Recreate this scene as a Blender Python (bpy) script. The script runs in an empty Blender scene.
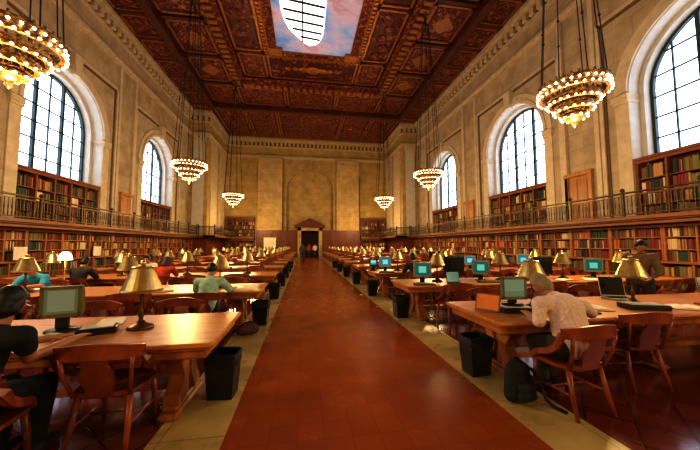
import bpy, math, random
from mathutils import Vector, Matrix, noise
random.seed(7)
PI = math.pi
C = bpy.context.scene.collection
V = Vector

# ------------------------------------------------------------------ materials
def nt(name):
    m = bpy.data.materials.new(name); m.use_nodes = True
    t = m.node_tree; t.nodes.clear()
    o = t.nodes.new('ShaderNodeOutputMaterial'); b = t.nodes.new('ShaderNodeBsdfPrincipled')
    t.links.new(b.outputs[0], o.inputs[0])
    return m, t, b
def node(t, kind, **kw):
    n = t.nodes.new(kind)
    for k, v in kw.items():
        if k.startswith('i_'):
            key = k[2:]
            n.inputs[int(key) if key.isdigit() else key.replace('_', ' ')].default_value = v
        else: setattr(n, k, v)
    return n
def col(c): return (c[0], c[1], c[2], 1)
def ramp(t, fac, stops):
    r = t.nodes.new('ShaderNodeValToRGB')
    while len(r.color_ramp.elements) < len(stops): r.color_ramp.elements.new(.5)
    for e, (p, c) in zip(r.color_ramp.elements, stops): e.position = p; e.color = col(c)
    t.links.new(fac, r.inputs[0]); return r
def plain(name, c, rough=.5, metal=0, var=.15, scale=8, bump=0, coat=0):
    m, t, b = nt(name)
    tc = node(t, 'ShaderNodeTexCoord'); n = node(t, 'ShaderNodeTexNoise'); n.inputs['Scale'].default_value = scale
    n.inputs['Detail'].default_value = 4
    t.links.new(tc.outputs['Object'], n.inputs['Vector'])
    r = ramp(t, n.outputs[0], [(.3, [x*(1-var) for x in c]), (.7, [min(1, x*(1+var)) for x in c])])
    t.links.new(r.outputs[0], b.inputs['Base Color'])
    b.inputs['Roughness'].default_value = rough; b.inputs['Metallic'].default_value = metal
    b.inputs['Coat Weight'].default_value = coat
    if bump:
        bp = node(t, 'ShaderNodeBump'); bp.inputs['Strength'].default_value = bump
        t.links.new(n.outputs[0], bp.inputs['Height']); t.links.new(bp.outputs[0], b.inputs['Normal'])
    return m
def wood(name, c, c2=None, rough=.35, scale=(1, 12, 12), rnd=.25, bump=.05):
    c2 = c2 or [x*.6 for x in c]
    m, t, b = nt(name)
    tc = node(t, 'ShaderNodeTexCoord'); mp = node(t, 'ShaderNodeMapping'); mp.inputs['Scale'].default_value = scale
    n = node(t, 'ShaderNodeTexNoise'); n.inputs['Scale'].default_value = 1.6; n.inputs['Detail'].default_value = 6; n.inputs['Distortion'].default_value = 1.2
    t.links.new(tc.outputs['Object'], mp.inputs[0]); t.links.new(mp.outputs[0], n.inputs['Vector'])
    r = ramp(t, n.outputs[0], [(.32, c2), (.62, c)])
    oi = node(t, 'ShaderNodeObjectInfo'); mr = node(t, 'ShaderNodeMapRange')
    mr.inputs['To Min'].default_value = 1-rnd; mr.inputs['To Max'].default_value = 1+rnd
    t.links.new(oi.outputs['Random'], mr.inputs[0])
    hs = node(t, 'ShaderNodeHueSaturation'); t.links.new(mr.outputs[0], hs.inputs['Value']); t.links.new(r.outputs[0], hs.inputs['Color'])
    t.links.new(hs.outputs[0], b.inputs['Base Color']); b.inputs['Roughness'].default_value = rough
    bp = node(t, 'ShaderNodeBump'); bp.inputs['Strength'].default_value = bump; bp.inputs['Distance'].default_value = .01
    t.links.new(n.outputs[0], bp.inputs['Height']); t.links.new(bp.outputs[0], b.inputs['Normal'])
    return m
def emit(name, c, s, sampling=True):
    m, t, b = nt(name)
    b.inputs['Base Color'].default_value = col(c); b.inputs['Emission Color'].default_value = col(c); b.inputs['Emission Strength'].default_value = s
    if not sampling: m.cycles.emission_sampling = 'NONE'
    return m
def stone(name, c, axes, bw=1.5, bh=.75, dark=.78, rough=.8):
    m, t, b = nt(name)
    tc = node(t, 'ShaderNodeTexCoord'); sx = node(t, 'ShaderNodeSeparateXYZ'); cb = node(t, 'ShaderNodeCombineXYZ')
    t.links.new(tc.outputs['Object'], sx.inputs[0])
    t.links.new(sx.outputs[axes[0]], cb.inputs[0]); t.links.new(sx.outputs[axes[1]], cb.inputs[1])
    br = node(t, 'ShaderNodeTexBrick'); br.inputs['Scale'].default_value = 1; br.inputs['Brick Width'].default_value = bw; br.inputs['Row Height'].default_value = bh
    br.inputs['Mortar Size'].default_value = .018; br.inputs['Color1'].default_value = col(c); br.inputs['Color2'].default_value = col([x*.88 for x in c]); br.inputs['Mortar'].default_value = col([x*dark for x in c])
    t.links.new(cb.outputs[0], br.inputs['Vector'])
    n = node(t, 'ShaderNodeTexNoise'); n.inputs['Scale'].default_value = 1.1; n.inputs['Detail'].default_value = 8; n.inputs['Roughness'].default_value = .65
    t.links.new(tc.outputs['Object'], n.inputs['Vector'])
    r = ramp(t, n.outputs[0], [(.3, (.62, .58, .52)), (.7, (1.05, 1.03, 1))])
    mx = node(t, 'ShaderNodeMix', data_type='RGBA', blend_type='MULTIPLY'); mx.inputs[0].default_value = .9
    t.links.new(br.outputs[0], mx.inputs[6]); t.links.new(r.outputs[0], mx.inputs[7])
    t.links.new(mx.outputs[2], b.inputs['Base Color']); b.inputs['Roughness'].default_value = rough
    bp = node(t, 'ShaderNodeBump'); bp.inputs['Strength'].default_value = .25; bp.inputs['Distance'].default_value = .02
    t.links.new(br.outputs[1], bp.inputs['Height']); bp.invert = True; t.links.new(bp.outputs[0], b.inputs['Normal'])
    return m
def tiles(name, c1, c2, mortar, size, rot, rough=.25, spec=.5, msize=.008, bmp=.35, lo=(.7, .66, .62)):
    m, t, b = nt(name)
    tc = node(t, 'ShaderNodeTexCoord'); mp = node(t, 'ShaderNodeMapping'); mp.inputs['Rotation'].default_value = (0, 0, rot)
    t.links.new(tc.outputs['Object'], mp.inputs[0])
    br = node(t, 'ShaderNodeTexBrick', offset=0.0); br.inputs['Scale'].default_value = 1; br.inputs['Brick Width'].default_value = size; br.inputs['Row Height'].default_value = size
    br.inputs['Mortar Size'].default_value = msize; br.inputs['Mortar Smooth'].default_value = .3
    br.inputs['Color1'].default_value = col(c1); br.inputs['Color2'].default_value = col(c2); br.inputs['Mortar'].default_value = col(mortar)
    t.links.new(mp.outputs[0], br.inputs['Vector'])
    n = node(t, 'ShaderNodeTexNoise'); n.inputs['Scale'].default_value = 2.2; n.inputs['Detail'].default_value = 6
    t.links.new(tc.outputs['Object'], n.inputs['Vector'])
    r = ramp(t, n.outputs[0], [(.3, lo), (.7, (1.1, 1.1, 1.1))])
    mx = node(t, 'ShaderNodeMix', data_type='RGBA', blend_type='MULTIPLY'); mx.inputs[0].default_value = 1
    t.links.new(br.outputs[0], mx.inputs[6]); t.links.new(r.outputs[0], mx.inputs[7]); t.links.new(mx.outputs[2], b.inputs['Base Color'])
    mr = node(t, 'ShaderNodeMapRange'); mr.inputs['To Min'].default_value = rough*.7; mr.inputs['To Max'].default_value = rough*1.4
    t.links.new(n.outputs[0], mr.inputs[0]); t.links.new(mr.outputs[0], b.inputs['Roughness'])
    b.inputs['Specular IOR Level'].default_value = spec
    bp = node(t, 'ShaderNodeBump'); bp.inputs['Strength'].default_value = bmp; bp.inputs['Distance'].default_value = .006; bp.invert = True
    t.links.new(br.outputs[1], bp.inputs['Height']); t.links.new(bp.outputs[0], b.inputs['Normal'])
    return m
def carved(name, base, gold, scale, thr=.5, rough=.35, metal=.35, bump=.8):
    m, t, b = nt(name)
    tc = node(t, 'ShaderNodeTexCoord')
    v = node(t, 'ShaderNodeTexVoronoi', feature='SMOOTH_F1'); v.inputs['Scale'].default_value = scale
    n = node(t, 'ShaderNodeTexNoise'); n.inputs['Scale'].default_value = scale*.8; n.inputs['Detail'].default_value = 5; n.inputs['Distortion'].default_value = 1.5
    t.links.new(tc.outputs['Object'], v.inputs['Vector']); t.links.new(tc.outputs['Object'], n.inputs['Vector'])
    mu = node(t, 'ShaderNodeMath', operation='MULTIPLY'); t.links.new(v.outputs['Distance'], mu.inputs[0]); t.links.new(n.outputs[0], mu.inputs[1])
    r = ramp(t, n.outputs[0], [(thr-.07, base), (thr+.02, [x*1.5 for x in base]), (thr+.12, gold)])
    t.links.new(r.outputs[0], b.inputs['Base Color']); b.inputs['Roughness'].default_value = rough; b.inputs['Metallic'].default_value = metal
    bp = node(t, 'ShaderNodeBump'); bp.inputs['Strength'].default_value = bump; bp.inputs['Distance'].default_value = .08
    t.links.new(mu.outputs[0], bp.inputs['Height']); t.links.new(bp.outputs[0], b.inputs['Normal'])
    return m
def cloth(name, c, rough=.85): return plain(name, c, rough, 0, .2, 14, .25)

M = {}
M['stone_x'] = stone('limestone_side', (.58, .48, .33), (1, 2))
M['stone_y'] = stone('limestone_end', (.60, .45, .18), (0, 2))
M['stone_y2'] = stone('limestone_pilaster', (.72, .56, .27), (0, 2))
M['stone_trim'] = plain('limestone_trim', (.60, .51, .37), .75, 0, .12, 3, .1)
M['reveal'] = plain('painted_lit_stone', (.62, .60, .55), .7, 0, .08, 3, .05)  # same limestone as the walls, window light painted into its paler colour
M['cornice'] = plain('cornice_stone', (.58, .48, .33), .75, 0, .15, 4, .1)
M['cornice_y'] = plain('end_cornice_stone', (.58, .46, .24), .75, 0, .15, 4, .1)
M['painted_shade'] = plain('cornice_shadow', (.16, .10, .06), .8)  # dark brown standing in for shade in cornice gaps and beside mouldings
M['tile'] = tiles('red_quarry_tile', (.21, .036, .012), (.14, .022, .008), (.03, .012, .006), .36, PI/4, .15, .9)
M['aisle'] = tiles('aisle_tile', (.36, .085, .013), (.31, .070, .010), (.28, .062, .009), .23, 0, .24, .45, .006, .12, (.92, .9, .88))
M['marble'] = tiles('cream_marble', (.58, .45, .17), (.52, .40, .15), (.3, .22, .09), .9, 0, .28, .5, .006)
M['oak'] = wood('golden_oak', (.60, .27, .055), (.42, .16, .03), .34, (1.2, 14, 14), .12, .03)
M['oak_dark'] = wood('table_oak', (.46, .17, .035), (.27, .085, .018), .4, (3, 3, 1), .12)
M['chair'] = wood('red_oak', (.31, .075, .020), (.18, .038, .011), .32, (4, 4, 2), .2)
M['gallery'] = wood('gallery_oak', (.30, .115, .032), (.20, .07, .018), .45, (1, 1, 8), .1)
M['case'] = wood('bookcase_oak', (.47, .185, .045), (.32, .11, .025), .4, (1, 1, 8), .12)
M['case_dark'] = wood('bookcase_back', (.20, .05, .015), (.12, .03, .01), .5, (1, 1, 8), .1)
M['case2'] = wood('gallery_case_oak', (.26, .085, .022), (.16, .048, .012), .45, (1, 1, 8), .1)
M['panel'] = wood('wall_panelling', (.22, .050, .012), (.13, .028, .008), .4, (6, 6, 1), .1)
M['door'] = wood('door_oak', (.50, .24, .075), (.36, .15, .04), .4, (6, 6, 1), .1)
M['ceil'] = carved('carved_ceiling', (.078, .011, .010), (.30, .105, .035), 2.6, .52)
M['ceil_fine'] = carved('carved_ceiling_fine', (.11, .016, .012), (.50, .20, .06), 5.5, .50)
M['ceil_red'] = carved('carved_red_panel', (.085, .010, .012), (.42, .18, .065), 2.0, .54)
M['ceil_beam'] = wood('ceiling_beam', (.13, .028, .010), (.06, .012, .006), .4, (1, 1, 1), .0)
M['gilt'] = plain('gilt_moulding', (.42, .17, .045), .35, .5, .35, 9, .3)
M['bronze'] = plain('bronze_rail', (.10, .065, .028), .4, .7, .3, 10)
M['brass'] = plain('brass', (.60, .47, .21), .33, .9, .2, 12)
M['brass_dark'] = plain('dark_brass', (.15, .085, .03), .4, .8, .2, 12)
M['gold'] = carved('chandelier_gold', (.12, .06, .018), (.50, .32, .12), 14, .46, .35, .45, .4)
M['iron'] = plain('iron', (.03, .022, .018), .5, .5)
M['winframe'] = plain('window_iron', (.035, .06, .065), .5, .3)
M['black'] = plain('black_plastic', (.012, .012, .012), .4)
M['black_bag'] = cloth('black_bag', (.012, .013, .011), .7)
M['grey'] = plain('grey_plastic', (.30, .29, .22), .5)
M['silver'] = plain('silver_case', (.45, .43, .38), .35, .5)
M['paper'] = plain('paper', (.80, .76, .62), .8, 0, .06)
M['orange'] = plain('orange_cover', (.88, .32, .04), .6, 0, .15, 5)
M['red'] = plain('red_cover', (.40, .03, .01), .5)
M['greenish'] = plain('green_cover', (.06, .14, .07), .5)
M['bulb'] = emit('warm_bulb', (1, .80, .50), 9, False)
M['lampglow'] = emit('white_lamp_shade', (1, .86, .62), 3.5, False)
M['eye'] = plain('eye_white', (.7, .68, .62), .2); M['pupil'] = plain('eye_dark', (.02, .015, .01), .2)

def glassmat():
    m = bpy.data.materials.new('window_glass'); m.use_nodes = True; t = m.node_tree; t.nodes.clear()
    o = t.nodes.new('ShaderNodeOutputMaterial'); tr = t.nodes.new('ShaderNodeBsdfTransparent'); g = t.nodes.new('ShaderNodeBsdfGlossy')
    g.inputs['Roughness'].default_value = .05; tr.inputs[0].default_value = (.93, .97, 1, 1)
    mx = t.nodes.new('ShaderNodeMixShader'); mx.inputs[0].default_value = .06
    t.links.new(tr.outputs[0], mx.inputs[1]); t.links.new(g.outputs[0], mx.inputs[2]); t.links.new(mx.outputs[0], o.inputs[0])
    return m
M['glass'] = glassmat()
def screenmat(name, bg, fg, s, block):
    m, t, b = nt(name)
    tc = node(t, 'ShaderNodeTexCoord'); sx = node(t, 'ShaderNodeSeparateXYZ'); t.links.new(tc.outputs['Object'], sx.inputs[0])
    def inside(out, lo, hi):
        a = node(t, 'ShaderNodeMath', operation='GREATER_THAN'); a.inputs[1].default_value = lo; t.links.new(sx.outputs[out], a.inputs[0])
        c = node(t, 'ShaderNodeMath', operation='LESS_THAN'); c.inputs[1].default_value = hi; t.links.new(sx.outputs[out], c.inputs[0])
        d = node(t, 'ShaderNodeMath', operation='MULTIPLY'); t.links.new(a.outputs[0], d.inputs[0]); t.links.new(c.outputs[0], d.inputs[1]); return d
    x0, x1, z0, z1 = block
    i1, i2 = inside(0, x0, x1), inside(2, z0, z1)
    mm = node(t, 'ShaderNodeMath', operation='MULTIPLY'); t.links.new(i1.outputs[0], mm.inputs[0]); t.links.new(i2.outputs[0], mm.inputs[1])
    mx = node(t, 'ShaderNodeMix', data_type='RGBA'); t.links.new(mm.outputs[0], mx.inputs[0]); mx.inputs[6].default_value = col(bg); mx.inputs[7].default_value = col(fg)
    b.inputs['Base Color'].default_value = (.01, .01, .01, 1); b.inputs['Roughness'].default_value = .25
    t.links.new(mx.outputs[2], b.inputs['Emission Color']); b.inputs['Emission Strength'].default_value = s; m.cycles.emission_sampling = 'NONE'
    return m
M['scr_teal'] = screenmat('teal_screen', (.01, .16, .13), (.22, .66, .50), .9, (-.08, .08, .23, .37))
M['scr_blue'] = screenmat('blue_screen', (.04, .25, .30), (.35, .75, .80), .9, (-.08, .08, .23, .37))
M['scr_sage'] = screenmat('sage_screen', (.15, .15, .07), (.24, .24, .13), .9, (-.10, .10, .20, .40))
M['scr_sage2'] = screenmat('green_grey_screen', (.17, .21, .12), (.22, .27, .16), .9, (-.16, .16, .18, .44))
M['scr_off'] = plain('dark_screen', (.006, .006, .006), .15)

def skin(name, c): return plain(name, c, .5, 0, .08, 10)
M['skin'] = skin('skin_light', (.46, .22, .11)); M['skin2'] = skin('skin_tan', (.40, .19, .09))
M['hair_dark'] = plain('dark_hair', (.012, .007, .004), .5, 0, .4, 40, .4); M['hair_grey'] = plain('grey_hair', (.33, .27, .16), .7, 0, .25, 60, .25)
M['hair_brown'] = plain('brown_hair', (.07, .03, .012), .55, 0, .4, 40, .4)
for n_, c_ in dict(shirt_pink=(.74, .58, .48), shirt_black=(.010, .013, .011), shirt_teal=(.40, .62, .50), shirt_blue=(.04, .30, .52), shirt_red=(.50, .07, .02),
                   shirt_white=(.70, .70, .68), shirt_brown=(.20, .13, .06), shirt_dark=(.03, .028, .025), trousers=(.06, .05, .035), jeans=(.03, .04, .07), shoe=(.02, .015, .012), shirt_green=(.07, .08, .04)).items():
    M[n_] = cloth(n_, c_)

def striped(name, c, c2):
    m, t, b = nt(name)
    tc = node(t, 'ShaderNodeTexCoord'); w = node(t, 'ShaderNodeTexWave', wave_type='BANDS', bands_direction='X'); w.inputs['Scale'].default_value = 9; w.inputs['Distortion'].default_value = 1.5; w.inputs['Detail'].default_value = 1
    t.links.new(tc.outputs['Object'], w.inputs['Vector']); r = ramp(t, w.outputs[1], [(.35, c2), (.6, c)]); t.links.new(r.outputs[0], b.inputs['Base Color']); b.inputs['Roughness'].default_value = .9
    n = node(t, 'ShaderNodeTexNoise'); n.inputs['Scale'].default_value = 9; n.inputs['Distortion'].default_value = 2; t.links.new(tc.outputs['Object'], n.inputs['Vector'])
    bp = node(t, 'ShaderNodeBump'); bp.inputs['Strength'].default_value = .5; bp.inputs['Distance'].default_value = .04; t.links.new(n.outputs[0], bp.inputs['Height']); t.links.new(bp.outputs[0], b.inputs['Normal']); return m
M['shirt_pink'] = striped('striped_shirt', (.82, .68, .58), (.76, .61, .51))

# ------------------------------------------------------------------ mesh builder
class MB:
    def __init__(s): s.v = []; s.f = []; s.mi = []; s.sm = []; s.fc = []
    def add(s, vs, fs, mi=0, smooth=False, xf=None, color=None):
        o = len(s.v)
        for p in vs:
            p = V(p)
            s.v.append(xf @ p if xf is not None else p)
        for f in fs:
            s.f.append([i+o for i in f]); s.mi.append(mi); s.sm.append(smooth); s.fc.append(color)
        return s
    def box(s, c, d, mi=0, rz=0, ch=0, xf=None, color=None):
        x, y, z = d[0]/2, d[1]/2, d[2]/2
        m = Matrix.Translation(V(c)) @ Matrix.Rotation(rz, 4, 'Z')
        if xf is not None: m = xf @ m
        if not ch:
            vs = [(-x,-y,-z),(x,-y,-z),(x,y,-z),(-x,y,-z),(-x,-y,z),(x,-y,z),(x,y,z),(-x,y,z)]
            fs = [(3,2,1,0),(4,5,6,7),(0,1,5,4),(1,2,6,5),(2,3,7,6),(3,0,4,7)]
            return s.add(vs, fs, mi, False, m, color)
        def rect(hx, hy, k): return [(-hx+k,-hy),(hx-k,-hy),(hx,-hy+k),(hx,hy-k),(hx-k,hy),(-hx+k,hy),(-hx,hy-k),(-hx,-hy+k)]
        vs = []
        for (hx, hy, zz, k) in ((x-ch, y-ch, -z, ch*.5), (x, y, -z+ch, ch), (x, y, z-ch, ch), (x-ch, y-ch, z, ch*.5)):
            vs += [(a, b, zz) for a, b in rect(hx, hy, k)]
        fs = [tuple(range(7, -1, -1)), tuple(range(24, 32))]
        for l in range(3):
            for i in range(8):
                j = (i+1) % 8; fs.append((l*8+i, l*8+j, l*8+8+j, l*8+8+i))
        return s.add(vs, fs, mi, False, m, color)
    def b2(s, lo, hi, mi=0, ch=0, color=None):
        return s.box([(a+b)/2 for a, b in zip(lo, hi)], [abs(b-a) for a, b in zip(lo, hi)], mi, 0, ch, None, color)
    def quad(s, a, b, c, d, mi=0): return s.add([a, b, c, d], [(0, 1, 2, 3)], mi)
    def lathe(s, prof, n=20, mi=0, xf=None, smooth=True, a0=0, a1=2*PI, flute=0):
        vs = []; full = abs(a1-a0-2*PI) < 1e-6; k = n if full else n+1
        for r, z in prof:
            for i in range(k):
                a = a0+(a1-a0)*i/n; rr = r*(1+(flute if i % 2 else 0)); vs.append((rr*math.cos(a), rr*math.sin(a), z))
        fs = []
        for l in range(len(prof)-1):
            for i in range(n):
                j = (i+1) % k; fs.append((l*k+i, l*k+j, (l+1)*k+j, (l+1)*k+i))
        return s.add(vs, fs, mi, smooth, xf)
    def tube(s, pts, r, n=8, mi=0, smooth=True, xf=None):
        pts = [V(p) for p in pts]; rs = r if isinstance(r, (list, tuple)) else [r]*len(pts)
        vs = []; up = V((.31, .17, 1)).normalized()
        for i, p in enumerate(pts):
            t = (pts[min(i+1, len(pts)-1)]-pts[max(i-1, 0)]).normalized()
            u = t.cross(up)
            if u.length < .1: u = t.cross(V((1, 0, 0)))
            u.normalize(); w = t.cross(u).normalized()
            for k in range(n):
                a = 2*PI*k/n; vs.append(p+(u*math.cos(a)+w*math.sin(a))*rs[i])
        fs = []
        for i in range(len(pts)-1):
            for k in range(n):
                j = (k+1) % n; fs.append((i*n+k, i*n+j, (i+1)*n+j, (i+1)*n+k))
        fs.append(tuple(range(n-1, -1, -1))); fs.append(tuple(range((len(pts)-1)*n, len(pts)*n)))
        return s.add(vs, fs, mi, smooth, xf)
    def sweep(s, pts, wh, up=(0, 0, 1), mi=0, xf=None, closed=False):
        pts = [V(p) for p in pts]; up = V(up); N = len(pts); vs = []
        for i, p in enumerate(pts):
            a = pts[(i-1) % N] if closed else pts[max(i-1, 0)]; b = pts[(i+1) % N] if closed else pts[min(i+1, N-1)]
            t = (b-a).normalized(); u = t.cross(up).normalized(); w = u.cross(t).normalized()
            ww, hh = wh(i/(N-1)) if callable(wh) else wh
            for q in ((-1,-1),(1,-1),(1,1),(-1,1)): vs.append(p+u*q[0]*ww/2+w*q[1]*hh/2)
        fs = []
        for i in range(N if closed else N-1):
            for k in range(4):
                j = (k+1) % 4; i2 = (i+1) % N; fs.append((i*4+k, i*4+j, i2*4+j, i2*4+k))
        if not closed: fs += [(3,2,1,0), tuple((N-1)*4+k for k in range(4))]
        return s.add(vs, fs, mi, False, xf)
    def prism(s, poly, a, b, axis, mi=0, xf=None):
        def P(u, w, h): return {'x': (h, u, w), 'y': (u, h, w), 'z': (u, w, h)}[axis]
        n = len(poly); vs = [P(u, w, a) for u, w in poly]+[P(u, w, b) for u, w in poly]
        fs = [tuple(range(n-1, -1, -1)), tuple(range(n, 2*n))]+[(i, (i+1) % n, n+(i+1) % n, n+i) for i in range(n)]
        return s.add(vs, fs, mi, False, xf)
    def ball(s, c, r, n=10, mi=0, sc=(1, 1, 1)):
        prof = [(math.sin(PI*i/n)*r, -math.cos(PI*i/n)*r) for i in range(n+1)]
        return s.lathe(prof, n+2, mi, Matrix.Translation(V(c)) @ Matrix.Diagonal((sc[0], sc[1], sc[2], 1)))
    def mesh(s, name, mats):
        me = bpy.data.meshes.new(name); me.from_pydata([tuple(v) for v in s.v], [], s.f)
        for m in (mats if isinstance(mats, (list, tuple)) else [mats]): me.materials.append(m)
        me.polygons.foreach_set('material_index', s.mi); me.polygons.foreach_set('use_smooth', s.sm)
        if any(c is not None for c in s.fc):
            at = me.color_attributes.new('tint', 'BYTE_COLOR', 'CORNER'); i = 0
            for f, c in zip(s.f, s.fc):
                for _ in f: at.data[i].color = (*(c or (1, 1, 1)), 1); i += 1
        me.validate(); me.update(); return me
    def build(s, name, mats, parent=None):
        return link(name, s.mesh(name, mats), parent)
def link(name, me, parent=None):
    o = bpy.data.objects.new(name, me); C.objects.link(o)
    if parent is not None: o.parent = parent
    return o
def tag(o, label=None, cat=None, group=None, kind=None):
    for k, v in (('label', label), ('category', cat), ('group', group), ('kind', kind)):
        if v: o[k] = v
    return o
def thing(name, label, cat, loc=(0, 0, 0), rz=0, group=None):
    o = bpy.data.objects.new(name, None); C.objects.link(o); o.empty_display_size = .1
    o.location = loc; o.rotation_euler = (0, 0, rz); return tag(o, label, cat, group)
KIDS = {}
def kids(o): return [c for c in o.children]
def freeze(root):           # remember a prototype's tree so copying needs no scene scans
    def rec(o): return (o, [rec(c) for c in o.children])
    return rec(root)
def dup(tree, loc, rz=0, label=None, group=None, sc=None):
    def rec(node_, parent):
        c = node_[0].copy(); C.objects.link(c)
        if parent is not None: c.parent = parent
        for k in node_[1]: rec(k, c)
        return c
    r = rec(tree, None); r.location = loc; r.rotation_euler = (0, 0, rz)
    if sc: r.scale = sc
    if label: r['label'] = label
    if group: r['group'] = group
    return r
class Proto:                # first use moves the prototype itself, later ones copy it
    def __init__(s, root): s.tree = freeze(root); s.used = False
    def put(s, loc, rz=0, label=None, group=None):
        if not s.used:
            s.used = True; r = s.tree[0]; r.location = loc; r.rotation_euler = (0, 0, rz)
            if label: r['label'] = label
            if group: r['group'] = group
            return r
        return dup(s.tree, loc, rz, label, group)
ORD = ['first', 'second', 'third', 'fourth', 'fifth', 'sixth', 'seventh', 'eighth', 'ninth', 'tenth', 'eleventh', 'twelfth', 'thirteenth', 'fourteenth', 'fifteenth', 'sixteenth', 'seventeenth', 'eighteenth']
SIDE = {-1: 'left', 1: 'right'}

# ------------------------------------------------------------------ dimensions
W = 11.95; YB = 37.9; YF = -7.0; ZC = 15.25; YP = 31.0; XP = 10.25
BAYS = [-2.07, 6.87, 15.8, 24.75]; RO = 2.42; ZS = 7.6; ZSILL = 4.86; ZG = 2.55

# ------------------------------------------------------------------ floor
b = MB()
def fq(x0, x1, y0, y1, mi): b.quad((x0, y0, 0), (x1, y0, 0), (x1, y1, 0), (x0, y1, 0), mi)
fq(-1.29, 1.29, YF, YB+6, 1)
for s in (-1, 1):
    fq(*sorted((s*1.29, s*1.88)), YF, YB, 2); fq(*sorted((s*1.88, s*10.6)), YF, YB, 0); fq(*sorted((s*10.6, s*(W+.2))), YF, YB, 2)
tag(b.build('floor', [M['tile'], M['aisle'], M['marble']]), kind='structure')

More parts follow.
